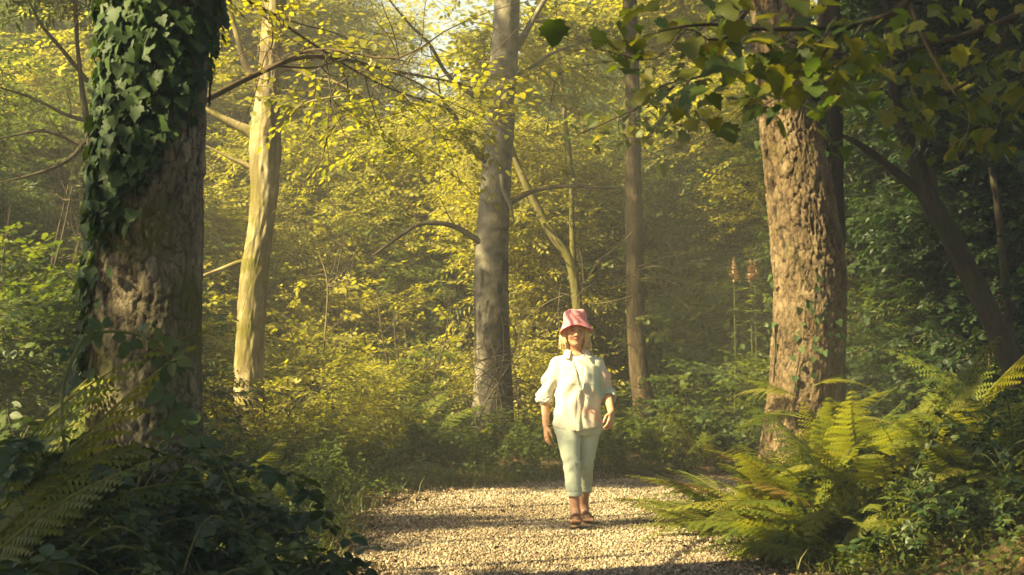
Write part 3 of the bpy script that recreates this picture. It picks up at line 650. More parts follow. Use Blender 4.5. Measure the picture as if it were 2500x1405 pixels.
# bare dark tree at the far left
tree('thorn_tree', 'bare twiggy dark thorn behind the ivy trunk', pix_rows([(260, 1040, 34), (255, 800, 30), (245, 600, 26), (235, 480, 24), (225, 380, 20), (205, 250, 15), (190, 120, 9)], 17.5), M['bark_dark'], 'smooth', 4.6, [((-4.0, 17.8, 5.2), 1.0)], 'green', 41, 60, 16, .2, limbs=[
    dict(rows=pix_rows([(240, 330, 16), (205, 350, 14), (180, 380, 12), (130, 410, 10), (60, 432, 6), (-20, 450, 3)], 17.5), depth=3, density=2.6),
    dict(rows=pix_rows([(238, 370, 14), (180, 345, 11), (110, 320, 9), (40, 330, 6), (-40, 350, 3)], 17.5), depth=3, density=2.6),
    dict(rows=pix_rows([(230, 300, 12), (160, 280, 9), (80, 240, 7), (0, 215, 4)], 17.5), depth=3, density=2.4),
    dict(rows=pix_rows([(215, 200, 12), (150, 120, 10), (100, 60, 8), (60, -20, 5)], 17.5), depth=2, density=2.0)])

# trees of the same wood just outside the view: their stems and crowns throw the bars of shade on the path
def side_tree(i, T, s, rad, clumps, height, key='green'):
    x, y, z = sunward(T, s); x0, y0 = x, y
    # stem foot: straight below
    rows = [(x0, y0, 0, rad), (x0+.05, y0+.03, height*.3, rad*.9), (x0, y0, height*.6, rad*.75), (x0+.05, y0, height*.85, rad*.5)]
    return tree('wayside_tree', 'slender tree beside the path past the ivy trunk', rows, M['bark_brown'], 'smooth', height, clumps, key, 60+i, 50, 14, .2, group='trees beside the path outside the view', force=True)
side_tree(0, (.3, 13.05, 0), 7.6, .05, [(sunward((.9, 9.6, 0), 10), 1.2)], 7.5)
side_tree(1, (.2, 15.95, 0), 9.5, .07, [(sunward((-1.2, 15.65, 0), 9.5), .7), (sunward((-.4, 15.8, 0), 10.5), .55), (sunward((.7, 15.6, 0), 12), .42), (sunward((-1.2, 14.0, 0), 9.5), .5)], 9)
side_tree(6, (.3, 14.5, 0), 8.2, .035, [(sunward((.4, 8.4, 0), 12), 1.0)], 7.5)
side_tree(7, (.3, 17.3, 0), 9.0, .06, [(sunward((-1.6, 17.2, 0), 9), .5)], 9)
side_tree(2, (.2, 20.3, 0), 11.0, .14, [(sunward((.3, 20.1, 0), 11), .95), (sunward((1.6, 20.5, 0), 11), .95), (sunward((2.9, 20.7, 0), 11), .9)], 8)
side_tree(3, (-2.0, 9.4, .9), 8.0, .14, [(sunward((-2.2, 8.9, .7), 8), 1.0), (sunward((-2.4, 8.0, .9), 8), 1.5), (sunward((-1.5, 8.6, .3), 8), 1.4)], 7)
side_tree(4, (-.2, 11.4, 0), 9.0, .10, [(sunward((-.4, 11.4, 0), 9), .9), (sunward((1.4, 10.9, 0), 9), .9)], 6.5)
side_tree(5, (4.6, 12.6, .6), 13.0, .14, [(sunward((4.9, 12.6, .6), 13), 1.3), (sunward((5.5, 14.4, .8), 13), 1.3), (sunward((4.6, 10.9, .8), 13), 1.6)], 9)
# unseen trees added round the camera to keep sun off the near air
for k, (x, y, h_) in enumerate([(-5.2, 4.6, 8), (-4.4, .6, 8), (-6.8, 2.4, 9), (-4.8, -3.6, 8.5), (-8.4, 5.0, 9.5), (4.6, 3.0, 8.5), (5.4, 7.6, 9)]):
    r = random.Random(500+k)
    tree('wayside_tree', 'unseen leafy tree added to shade the air near the camera', [(x, y, 0, .16), (x+.05, y, 2.5, .14), (x, y+.05, 5, .11)], M['bark_brown'], 'smooth', h_,
         [((x+r.uniform(-1.5, 1.5), y+r.uniform(-1.5, 1.2), 4.6+q*.85), r.uniform(1.4, 1.9)) for q in range(5)], 'green', 500+k, 50, 14, .2, group='unseen trees added to shade the near air')

# ------------------------------------------------------------------ the thicket
CLEAR = [(565, 705, 21.4, 0, 850), (1135, 1285, 23.5, 0, 1110), (1515, 1595, 25.5, 0, 960), (1255, 1435, 25.9, 400, 760), (2050, 2330, 19.2, 250, 560), (2280, 2480, 19.2, 430, 830), (890, 1160, 23.0, 520, 650)]
def blocked(c, s):
    px = 1250+c[0]/c[1]*F; py = HZ-(c[2]-EYE)/c[1]*F; hw = s*.95/c[1]*F; hh = s*.8/c[1]*F
    for a, b, yt, t, bt in CLEAR:
        if c[1]-s*.4 < yt and px+hw > a and px-hw < b and py+hh > t and py-hh < bt: return True
    return False
LAB = {'gold': 'yellow green leafy shrub in the sunlit thicket behind the path', 'green': 'green leafy shrub in the thicket behind the path', 'dark': 'deep green leafy shrub in the shaded thicket past the forked tree'}
MARKS = ((300, 'behind the bare thorn'), (560, 'behind the ivy trunk'), (760, 'behind the pale forked tree'), (1080, 'between the pale tree and the birch'), (1290, 'behind the birch'), (1480, 'behind the leaning mossy tree'), (1660, 'behind the slim brown trunk'), (1860, 'near the willowherb'), (2100, 'behind the stout trunk'), (2400, 'behind the forked dark tree'), (9999, 'past the forked dark tree'))
def shrub_label(x, y, hgt, key):
    px = 1250+x/y*F; where = next(t for m, t in MARKS if px < m)
    col = {'gold': 'yellow green', 'green': 'mid green', 'dark': 'deep green'}[key]
    size = 'low' if hgt < 1.5 else 'waist high' if False else 'head high' if hgt < 2.6 else 'tall' if hgt < 5 else 'tree high'
    dist = 'edging the thicket' if y < 24 else 'in the thicket' if y < 30 else 'deep in the thicket'
    return f'{size} {col} shrub {dist} {where}'
rs = random.Random(99); nshrub = 0
def shrub(x, y, hgt, key, label=None, group='shrubs of the thicket', sc=1.0):
    global nshrub
    b = (x, y, gz(x, y)); cl = []
    nz = max(1, int(round(hgt/1.05)))
    for k in range(nz):
        for rep in range(2 if hgt > 3 and k > 1 else 1):
            s = rs.uniform(.72, 1.15)*sc
            z = b[2]+min(.62*s+k*1.05+rs.uniform(-.15, .25), max(.5, hgt-.3))
            c = (x+rs.uniform(-.55, .55), y+rs.uniform(-.5, .5), z)
            if blocked(c, s) or sun_blocks(c, s): continue
            cl.append((c, s))
    if not cl: return None
    root = thing('shrub', label or shrub_label(x, y, hgt, key), 'shrub', b, group, 0)
    obj('stems', rs.choice(STEMS), root, (0, 0, 0), (0, 0, rs.uniform(0, 6.28)), (1, 1, max(.6, min(3.2, hgt/1.7))))
    for c, s in cl: add_foliage(root, b, c, s, key, rs, 'foliage', rs.uniform(.75, 1.05))
    nshrub += 1
    return root
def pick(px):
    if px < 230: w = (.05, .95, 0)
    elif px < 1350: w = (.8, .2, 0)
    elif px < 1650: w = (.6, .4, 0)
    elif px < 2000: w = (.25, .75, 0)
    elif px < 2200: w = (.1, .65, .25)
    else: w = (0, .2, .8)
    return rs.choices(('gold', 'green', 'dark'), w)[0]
y = 21.9
while y < 40:
    half = .257*y+1.2; x = -half+rs.uniform(0, 1)
    while x < half:
        xx, yy = x+rs.uniform(-.4, .4), y+rs.uniform(-.5, .5)
        if path_dist(np.array([xx]), np.array([yy]))[0] > .7:
            px = 1250+xx/yy*F
            hgt = 1.0+.3*rs.random() if yy < 23.6 else (rs.uniform(1.2, 2.4) if yy < 26 else (rs.uniform(2.4, 3.8) if yy < 28.5 else (rs.uniform(3.6, 5.4) if yy < 31.5 else rs.uniform(5.5, 8.5))))
            if 930 < px < 1330 and yy > 29: hgt = min(hgt, rs.uniform(3.8, 5.2))
            if px > 2050: hgt = max(hgt, rs.uniform(4, 6))
            if px < 250: hgt = max(hgt, rs.uniform(3, 5))
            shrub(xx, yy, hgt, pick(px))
        x += 1.55 if y < 33 else 2.0
    y += 1.5 if y < 29 else 2.1
# right and left flanks
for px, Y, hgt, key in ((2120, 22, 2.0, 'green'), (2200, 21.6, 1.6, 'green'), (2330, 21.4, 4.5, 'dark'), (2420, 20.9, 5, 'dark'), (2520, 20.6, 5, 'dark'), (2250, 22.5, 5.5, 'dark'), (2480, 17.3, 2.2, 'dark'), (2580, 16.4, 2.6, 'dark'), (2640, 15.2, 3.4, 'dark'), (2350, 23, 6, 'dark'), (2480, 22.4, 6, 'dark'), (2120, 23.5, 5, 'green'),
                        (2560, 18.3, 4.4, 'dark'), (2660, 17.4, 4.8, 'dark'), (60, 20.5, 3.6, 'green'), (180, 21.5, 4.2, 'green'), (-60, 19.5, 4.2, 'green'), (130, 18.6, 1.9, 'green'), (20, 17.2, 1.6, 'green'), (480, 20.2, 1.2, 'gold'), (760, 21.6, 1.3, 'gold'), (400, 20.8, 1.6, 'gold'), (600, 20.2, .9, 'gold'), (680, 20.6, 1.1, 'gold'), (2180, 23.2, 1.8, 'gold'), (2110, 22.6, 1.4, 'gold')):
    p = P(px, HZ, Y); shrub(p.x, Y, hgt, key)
# the wood that closes the view far behind: a mass nobody could count
def far_wood():
    r = np.random.default_rng(5); a = Acc()
    leaf = LEAF_D
    n = 150000
    x = r.uniform(-26, 26, n); y_ = r.uniform(46, 58, n)
    z = r.random(n)**.9*14
    d = fbm(x*.45, y_*.45, z*.6, 3, 77); k = d > -.12+.55*np.exp(-((x+1.2)/4.5)**2)*sstep(5.5, 9, z); x, y_, z = x[k], y_[k], z[k]; n = len(x)
    dirs = np.column_stack([r.normal(size=n), r.normal(size=n), r.normal(-.2, .35, n)])
    place_many(leaf, np.column_stack([x, y_, z+.4]), basis(dirs, roll=r.normal(0, .5, n)), r.uniform(.16, .30, n), np.clip(r.normal(.5, .2, n)+.2*d[k], 0, 1), a)
    return tag(obj('distant_wood', a.mesh('distant_wood', M['leaf_gold'])), 'distant sunlit leaves of the wood closing the view', 'woodland', kind='stuff')
far_wood()
# ------------------------------------------------------------------ ivy, ferns, brambles, overhanging leaves
def leaf_mesh(name, leaf, mat, tint):
    V_, T = leaf; return mesh_np(name, V_, T, mat, np.full(len(V_), tint), False)
IVY = [leaf_mesh('leaf', LEAF_IVY, M['ivy'], t) for t in (.15, .35, .5, .65, .9)]
MAP = [leaf_mesh('leaf', LEAF_MAPLES[k % 4], M['leaf_maple'], t) for k, t in enumerate((.1, .25, .35, .45, .55, .65, .8, .95))]
def bramble_leaf(tint):
    a = Acc(); V_, T = LEAF_BR
    for ang, s, off in ((0, 1, .28), (1.25, .8, .2), (-1.25, .8, .2)):
        c, n = math.cos(ang), math.sin(ang); R = np.array([(c, n, 0), (-n, c, 0), (0, 0, 1)])
        a.add((V_*s+np.array([0, .12, 0]))@R.T+np.array([0, off, 0]), None, T, tint)
    st, q = tube(np.array([(0, 0, 0, .012), (0, .15, .01, .011), (0, .34, 0, .01)]), 3); a.add(st, q, None, tint)
    return a.mesh('leaf', M['bramble'])
BRL = [bramble_leaf(t) for t in (.1, .3, .5, .7, .95)]
def orient(o, pos, d, size, up=(0, 0, 1), roll=0.):
    R = basis(np.asarray(d, float), up, np.array(roll)); m = Matrix(R.tolist()).to_4x4()
    o.matrix_parent_inverse = Matrix(); o.matrix_basis = Matrix.Translation(Vector(pos)) @ m @ Matrix.Scale(size, 4)

def ivy_on(name, label, rows, Y_, count, region, seed, size, extra=0):
    """leaves standing off a trunk; region(py, ang) -> density 0..1, ang 0 = towards camera, negative = left"""
    r = random.Random(seed); rows = np.array(rows); z0, z1 = rows[:, 2].min(), rows[:, 2].max()
    order = np.argsort(rows[:, 2]); rows = rows[order]
    root = thing(name, label, 'ivy', (rows[0, 0], rows[0, 1], 0)); b = np.array(root.location)
    # clinging stems
    a = Acc()
    made, tries, rest = 0, 0, Acc()
    pts = []
    while made < count+extra and tries < 60000:
        tries += 1
        z = r.uniform(z0, z1); ang = r.uniform(-2.6, 2.2)
        x, y, rad = (np.interp(z, rows[:, 2], rows[:, k]) for k in (0, 1, 3))
        py = HZ-(z-EYE)/Y_*F
        if r.random() > region(py, ang): continue
        nrm = np.array([math.sin(ang), -math.cos(ang), 0]); off = rad+r.uniform(.0, .075)
        p = np.array([x, y, z])+nrm*off
        d = np.array([r.gauss(0, .45), 0, -1.0])+nrm*r.uniform(.15, .8)
        s = size*r.choice((.4, .55, .7, .85, 1., 1.15, 1.3))
        if made < count:
            orient(obj('leaf', r.choice(IVY), root), p-b, d, s, nrm, r.gauss(0, .35))
        else:
            R = basis(d, nrm, np.array(r.gauss(0, .35)))
            rest.add((LEAF_IVY[0]*s)@R.T+p-b, None, LEAF_IVY[1], r.uniform(.1, .9))
        if r.random() < .06: pts.append(p)
        made += 1
    for p in pts[:40]:
        q = p.copy(); col_ = [(*(p-b), .004)]
        for k in range(4):
            q = q+np.array([r.gauss(0, .03), 0, -.12]); xx, yy, rd = (np.interp(q[2], rows[:, 2], rows[:, k2]) for k2 in (0, 1, 3))
            v = q[:2]-np.array([xx, yy]); v = v/np.linalg.norm(v)*(rd+.012); q[:2] = np.array([xx, yy])+v; col_.append((*(q-b), .006))
        V_, Q_ = tube(resample(col_, 8), 4); a.add(V_, Q_)
    obj('stems', a.mesh('stems', M['twig']), root)
    if extra: tag(obj('leaf_mass', rest.mesh('leaf_mass', M['ivy']), root), kind='stuff')
    return root
def reg_left(py, ang):
    if py > 930: return 0
    lim = np.interp(py, [0, 100, 250, 330, 420, 520, 620, 760, 900], [2.2, 1.15, .75, .35, .0, -.55, -.85, -1.05, -1.2])
    f = 1/(1+math.exp((ang-lim)*7)); return f*(1. if py < 560 else .55)
ivy_on('ivy', 'glossy green ivy climbing the thick leaning trunk', left_rows, YL, 300, reg_left, 4, .072, 2300)
def reg_right(py, ang):
    hi = math.exp(-((py-300)/90)**2)*(1 if ang > .75 else .04)+math.exp(-((py-120)/90)**2)*(1 if ang > .45 else .1)
    lo = math.exp(-((py-810)/80)**2)*(1 if -.5 < ang < .9 else .1)*.9
    ed = .05 if ang < -1.15 and py < 700 else 0
    return min(1, hi+lo+ed)
ivy_on('ivy', 'sparse small ivy sprigs on the stout tan barked tree', right_rows, YR, 230, reg_right, 6, .052)

# ferns
def frond_mesh(seed, mat, npair=17, length=1.0, tintb=.5):
    r = np.random.default_rng(seed); a = Acc()
    t = np.linspace(0, 1, 14); curve = -r.uniform(.18, .62)*t**r.uniform(1.8, 3.)+.05*t
    rows = np.column_stack([.03*np.sin(2*t+seed), t*length, curve, .0075*(1-t)+.0015]); V_, Q_ = tube(rows, 4); a.add(V_, Q_, None, .95)
    for k in range(npair):
        tt = .20+.79*k/(npair-1)
        px = np.interp(tt, t, rows[:, 0]); pz = np.interp(tt, t, rows[:, 2]); sl = (np.interp(tt+.01, t, rows[:, 2])-pz)/.01
        w = .30*math.sin(math.pi*min(1, (tt-.08)/.95))**.8*(1.05-tt*.75)+.012
        for sd in (-1, 1):
            ang = r.normal(.95, .06)+.15*(1-tt); dv = np.array([sd*math.sin(ang), math.cos(ang), sl*math.cos(ang)-.22+r.normal(0, .08)]); dv /= np.linalg.norm(dv)
            nu = np.array([0, -sl, 1.0]); sv = np.cross(dv, nu); sv /= np.linalg.norm(sv); up = np.cross(sv, dv)
            base = np.array([px, tt*length, pz]); L = w*r.uniform(.88, 1.1); m = max(4, int(L/.022))
            # a pinna: lobed strip, each lobe a tapered pinnule
            pts, tri = [], []
            for j in range(m):
                f0, f1 = j/m, (j+.95)/m; c0 = base+dv*L*f0-up*(.10*L*f0*f0); c1 = base+dv*L*f1-up*(.10*L*f1*f1)
                pl = (.045+.17*L)*(1-f0*.9)*.62+.004
                for s2 in (-1, 1):
                    i0 = len(pts); tp = (c0+c1)/2+sv*s2*pl+dv*pl*.45-up*pl*.15
                    pts += [c0, c1, tp]; tri.append((i0, i0+1, i0+2) if s2 > 0 else (i0, i0+2, i0+1))
            a.add(np.array(pts), None, np.array(tri), np.clip(tintb+r.normal(0, .1), 0, 1))
    return a.mesh('frond', mat)
FR = [frond_mesh(k, M['fern'], 15+k % 5, 1.0, t) for k, t in enumerate((.2, .4, .55, .7, .9, .3, .5, .8))]
FRD = [frond_mesh(9+k, M['fern_dry'], 16, 1.0, t) for k, t in enumerate((.3, .6))]
def fern(x, y, n, ln, label, group=None, az=None, spread=math.pi, tilt=.75, z=None, dry=False, seed=0, mix=0):
    r = random.Random(seed*31+int(x*100)); root = thing('fern', label, 'fern', (x, y, (gz(x, y) if z is None else z)-.02), group)
    for k in range(n):
        a_ = (az if az is not None else 0)+(r.uniform(-1, 1)*spread if az is not None else k/n*6.283+r.uniform(-.4, .4))
        el = r.gauss(tilt, .18); d = (math.cos(a_)*math.cos(el), math.sin(a_)*math.cos(el), math.sin(el))
        f = r.choice(FRD) if dry or r.random() < mix else r.choice(FR)
        orient(obj('frond', f, root), (r.gauss(0, .03), r.gauss(0, .03), 0), d, ln*r.uniform(.6, 1.2), (0, 0, 1), r.gauss(0, .42))
    return root
R_ = 'green bracken fern on the bank below the stout tan barked tree'
rf = random.Random(17)
for k, (px, Y, n, ln, az, sp, tl) in enumerate([
    (1810, 15.2, 8, .85, 2.9, 1.0, .75), (1790, 14.6, 7, .68, 3.1, .9, .65), (1860, 14.9, 8, 1.0, -2.2, 1.2, .9), (1880, 14.2, 7, .8, -2.0, 1.2, .65), (1960, 15.0, 8, 1.0, -1.6, 1.3, 1.0), (2060, 15.3, 8, 1.1, -1.2, 1.3, 1.0),
    (2000, 14.4, 8, .95, -1.8, 1.4, .8), (2120, 14.6, 8, 1.1, -1.0, 1.2, .8), (1965, 13.7, 7, .8, -2.0, 1.2, .7), (2060, 13.7, 8, 1.0, -1.6, 1.5, .7), (2180, 15.6, 7, 1.2, .3, 1.0, .8), (2240, 14.8, 8, 1.1, -.4, 1.4, .75),
    (1950, 13.2, 6, .55, -2.4, 1.1, .55), (2200, 13.6, 8, 1.0, -1.4, 1.6, .65), (2330, 14.6, 7, 1.1, -1.2, 1.7, .75), (2380, 13.5, 7, 1.0, -1.6, 1.7, .6), (2030, 12.9, 6, .5, -2.0, 1.3, .55), (2040, 12.8, 6, .7, -1.9, 1.4, .5), (2300, 16.6, 6, 1.2, .2, 1.1, .75), (2440, 15.8, 6, 1.1, -1.5, 2, .7), (1925, 15.75, 8, .85, -1.9, 1.2, 1.05), (1985, 15.6, 8, .85, -1.5, 1.3, 1.0), (2050, 15.8, 8, .9, -1.2, 1.3, 1.05), (2270, 13.9, 8, .95, -1.6, 1.6, .75), (2130, 13.2, 7, .75, -1.8, 1.5, .6), (2340, 12.9, 7, .75, -1.7, 1.6, .55), (2460, 13.2, 7, .85, -1.8, 1.6, .6), (2450, 14.6, 8, 1.0, -1.7, 1.6, .75), (2050, 13.3, 7, .65, -2.0, 1.3, .65), (2260, 12.4, 6, .55, -1.8, 1.5, .5)]):
    p = P(px, HZ, Y)
    if px < 2150:
        lb = ('large bracken fern arching out over the gravel below the stout trunk' if px < 1870 and Y > 14 else 'small fern at the gravel edge of the bank' if Y < 13.3 else 'tall bracken fern beside the foot of the stout trunk' if Y > 14.8 else 'bracken fern on the bank slope below the stout trunk')
    else: lb = 'tall bracken in the shade before the forked tree' if Y > 15 else 'bracken fern among the brambles below the forked tree'
    fern(p.x, Y, n+2, ln*1.05, lb, 'ferns on the bank' if px < 2150 else 'ferns below the forked tree', az, sp, tl, None, False, k, .06)
# fronds in front of the stout trunk
for k, (px, py, Y, az, tl, ln, n) in enumerate([(1945, 920, 15.95, 3.0, .4, .46, 2), (1985, 890, 15.95, .1, .5, .46, 2), (2010, 990, 15.8, -.6, .6, .6, 3), (1955, 970, 15.85, 2.8, .5, .5, 2)]):
    p = P(px, py, Y); fern(p.x, Y, n, ln, 'small fern growing against the foot of the stout tan barked tree', 'ferns against the trunk', az, .5, tl, p.z-.15, False, 50+k)
for k, (px, Y, n, ln, dry) in enumerate([(700, 10.9, 5, .62, True), (640, 11.2, 6, .6, True), (760, 11.4, 4, .5, True)]):
    p = P(px, HZ, Y); fern(p.x, Y, n, ln, 'withered orange brown fern at the edge of the path under the ivy trunk', 'withered ferns', None, 1, .7, None, dry, 70+k)
for k, (px, Y, n, ln) in enumerate([(560, 20.0, 7, .8), (660, 20.3, 7, .8), (760, 20.6, 7, .85), (840, 20.9, 7, .8), (920, 21.3, 7, .8), (1000, 21.6, 7, .85), (1080, 21.9, 7, .8), (700, 19.4, 6, .75), (620, 18.6, 6, .7), (860, 20.2, 6, .6), (970, 22.3, 7, 1.0), (800, 22.0, 7, 1.0), (880, 22.4, 7, 1.0), (720, 21.4, 7, .95), (540, 18.4, 7, .9), (560, 16.6, 7, .8), (640, 16.0, 7, .6)]):
    p = P(px, HZ, Y); fern(p.x, Y, n, ln, 'yellow green bracken on the verge between the birch and the pale forked tree', 'bracken on the far verge', None, 1, .85, None, False, 90+k, .12)
for k, (px, Y, n, ln) in enumerate([(1300, 22.6, 6, .8), (1130, 22.2, 6, .8), (1660, 21.9, 6, .8), (1720, 21.8, 6, .9), (1620, 22.8, 6, .9), (1500, 22.4, 6, .7)]):
    p = P(px, HZ, Y); fern(p.x, Y, n, ln, 'shaded fern at the foot of the thicket beyond the path bend', 'ferns beyond the bend', None, 1, .8, None, False, 120+k, .2)
# big near fronds at the left edge, out of focus
for k, (px, Y, n, ln, az, z, tl) in enumerate([(-150, 8.9, 5, 1.25, .3, .75, 1.05), (-120, 9.6, 5, 1.45, .2, 1.0, 1.1), (-40, 10.6, 5, 1.5, .1, 1.1, 1.15), (60, 11.6, 5, 1.2, .4, 1.1, 1.1)]):
    p = P(px, HZ, Y); fern(p.x, Y, n, ln, 'tall bracken rising behind the brambles beside the ivy trunk', 'tall bracken by the ivy trunk', az, .8, tl, .2, False, 140+k)

# brambles
def bramble(x, y, nst, reach, nleaf, seed, label, group, lean=None, size=.085):
    r = random.Random(seed); b = (x, y, gz(x, y)); root = thing('bramble', label, 'bramble', b, group); a = Acc(); spots = []
    for k in range(nst):
        an = r.uniform(0, 6.283) if lean is None else lean+r.uniform(-1.1, 1.1)
        L = reach*r.uniform(.6, 1.15); hgt = r.uniform(.55, 1.0)*reach
        rows = [(math.cos(an)*L*t, math.sin(an)*L*t, hgt*2.6*t*(1-t*.78)+(0 if t else -.05), .006*(1-t)+.0022) for t in np.linspace(0, 1, 6)]
        rows = resample(rows, 14); V_, Q_ = tube(rows, 5); a.add(V_, Q_)
        for i in range(2, 14): spots.append((rows[i, :3], rows[min(13, i+1), :3]-rows[i-1, :3]))
    obj('canes', a.mesh('canes', M['stem']), root)
    for k in range(nleaf):
        p, d = r.choice(spots); d = d/np.linalg.norm(d)
        s = np.array([r.gauss(0, 1), r.gauss(0, 1), 0]); dd_ = d*.3+s/np.linalg.norm(s)+np.array([0, 0, r.gauss(-.05, .3)])
        orient(obj('leaf', r.choice(BRL), root), p, dd_, size*r.uniform(.6, 1.25), (0, 0, 1), r.gauss(0, .45))
    return root
gl = 'brambles massed in the shade before the ivy trunk'
for k, (px, Y, nst, reach, nl) in enumerate([(60, 8.6, 9, .85, 190), (230, 8.4, 9, .75, 190), (400, 8.8, 9, .75, 190), (540, 9.3, 8, .65, 150), (640, 9.9, 8, .5, 120), (150, 9.6, 10, 1.15, 240), (330, 9.9, 10, 1.15, 240), (240, 10.2, 10, 1.25, 240), (440, 10.2, 9, 1.0, 220), (480, 10.3, 8, .75, 150), (590, 10.6, 8, .5, 100), (20, 7.9, 8, .6, 120), (300, 7.8, 8, .55, 130), (500, 8.5, 7, .5, 110), (700, 10.2, 6, .4, 80), (-60, 9.2, 8, .9, 110)]):
    p = P(px, HZ, Y); bramble(p.x, Y, nst, reach, nl, 200+k, 'dark bramble bush at the path side of the ivy trunk' if px > 450 else 'tall dark bramble bush against the foot of the ivy trunk' if Y > 9.2 else 'broad dark bramble bush in front of the ivy trunk', gl)
for k, (px, Y, nst, reach, nl) in enumerate([(2150, 13.0, 7, .6, 90), (2280, 13.2, 8, .7, 100), (2400, 13.0, 8, .75, 110), (2480, 13.8, 8, .8, 110), (2220, 12.5, 7, .5, 90), (2380, 12.4, 7, .5, 90), (2490, 12.3, 7, .6, 90), (2330, 11.9, 7, .35, 90), (2440, 11.8, 7, .4, 100), (2200, 12.0, 6, .3, 70), (2420, 15.0, 8, .9, 100)]):
    p = P(px, HZ, Y); bramble(p.x, Y, nst, reach, int(nl*1.35), 240+k, 'low green bramble at the foot of the fern bank' if Y < 12.7 else 'green bramble bush on the bank below the forked tree', 'brambles on the bank', None, .056)
# the single arching cane in front of the ivy trunk
cane = np.array(pix_rows([(190, 1300, 9, 9.3), (150, 1000, 9, 9.4), (190, 850, 9, 9.5), (250, 812, 8, 9.5), (330, 816, 8, 9.5), (385, 842, 7, 9.5), (412, 880, 6, 9.5), (421, 940, 5, 9.5), (420, 1010, 5, 9.5), (414, 1075, 4, 9.5)], 9.5))
root = thing('bramble', 'single pale arching bramble cane with toothed leaves crossing the ivy trunk', 'bramble', (cane[0, 0], cane[0, 1], 0)); b = np.array(root.location)
cr = resample(cane, 50); V_, Q_ = tube(np.column_stack([cr[:, :3]-b, cr[:, 3]]), 6); a = Acc(); a.add(V_, Q_); obj('canes', a.mesh('canes', M['stem'], True), root)
rb = random.Random(3)
for (px, py, dx, dz, s) in [(262, 812, -.7, .5, .13), (240, 812, -.8, -.6, .12), (318, 816, -.3, -.9, .15), (340, 816, .5, .5, .10), (395, 850, -.2, .9, .12), (400, 845, .8, .2, .10), (415, 872, -.2, -1, .16), (416, 880, .9, -.1, .15), (420, 950, -.9, -.45, .17), (420, 960, -.6, -.7, .14), (418, 1005, .9, -.2, .16), (416, 1010, .3, -.5, .15), (416, 1040, -.8, -.4, .12), (180, 870, -.8, .3, .13), (160, 940, .7, .2, .13)]:
    p = P(px, py, 9.48); orient(obj('leaf', BRL[rb.choice((2, 3, 4))], root), np.array(p)-b, (dx, rb.uniform(-.5, .1), dz), s*.62, (0, -.7, .7), rb.gauss(0, .3))

# sycamore bough reaching in from the right, above the path
def bough(label, rows_list, trunk_xy, seed, nleaf, size, group=None):
    r = random.Random(seed); x, y = trunk_xy; b = (x, y, gz(x, y)); root = thing('sycamore_tree', label, 'tree', b, group)
    top = rows_list[0][0]
    obj('trunk', trunk_mesh('trunk', [(0, 0, -.15, .13), (.03, 0, 1.5, .12), (0, .03, top[2]-b[2]+.3, .10), (0, 0, top[2]-b[2]+2.5, .06)], M['bark_dark'], 'smooth', 50, 18, seed, .3), root)
    tips = []
    for k, rows in enumerate(rows_list):
        rows = [(x, y, rows[0][2]-.1, rows[0][3]*1.6)]+rows if k == 0 else rows
        a = Acc(); twiggy(a, shift(rows, b), 2, r, 5, 2.0, .25, .8); obj('branch', a.mesh('branch', M['bark_dark'], True), root)
        rr = resample(shift(rows, b), 40); tips += [rr[i] for i in range(6, 40)]
    for k in range(nleaf):
        q = r.choice(tips); p = q[:3]+np.array([r.gauss(0, .20), r.gauss(0, .30), r.gauss(-.03, .11)])
        an = r.uniform(0, 6.283); d = (math.cos(an), math.sin(an)*.8-.2, r.gauss(-.45, .3))
        orient(obj('leaf', r.choice(MAP), root), p, d, size*r.uniform(.6, 1.25), (0, -.15, 1), r.gauss(0, .4))
    return root
bough('sycamore with broad leaves on a bough hanging across the top of the stout trunk',
      [pix_rows([(2350, -120, 30, 9.8), (2200, 20, 22, 9.8), (2080, 60, 17, 9.7), (1960, 70, 14, 9.6), (1840, 70, 11, 9.4), (1720, 60, 8, 9.3), (1620, 75, 5, 9.2), (1570, 95, 3, 9.2)], 9.7),
       pix_rows([(2080, 60, 12, 9.7), (1990, 110, 9, 9.4), (1930, 160, 6, 9.3), (1880, 185, 3, 9.2)], 9.6)], (3.3, 10.6), 301, 190, .105)
bough('sycamore with dark leaves and drooping twigs hanging in the shade before the forked tree',
      [pix_rows([(2650, -60, 30, 11.5), (2480, 40, 22, 11.5), (2340, 90, 16, 11.4), (2230, 120, 12, 11.3), (2140, 150, 8, 11.2), (2070, 190, 4, 11.1)], 11.4),
       pix_rows([(2480, 40, 16, 11.5), (2420, 150, 12, 11.6), (2330, 220, 8, 11.5), (2240, 240, 5, 11.4), (2180, 300, 3, 11.4)], 11.5),
       pix_rows([(2560, 100, 14, 11.9), (2480, 220, 10, 11.8), (2400, 300, 7, 11.8), (2330, 330, 4, 11.7)], 11.8)], (3.9, 12.6), 302, 290, .088)
bough('sycamore sapling with yellowing leaves hanging in front of the slim brown trunk',
      [pix_rows([(1900, -60, 14, 17.9), (1800, 60, 11, 17.8), (1700, 170, 9, 17.6), (1600, 240, 7, 17.5), (1500, 290, 5, 17.4), (1410, 330, 3, 17.3)], 17.6),
       pix_rows([(1700, 170, 8, 17.6), (1640, 260, 6, 17.5), (1590, 320, 4, 17.5)], 17.6)], (2.9, 18.2), 303, 170, .105)
for k, (px, Y) in enumerate([(1000, 20.9), (940, 20.9)]): pass

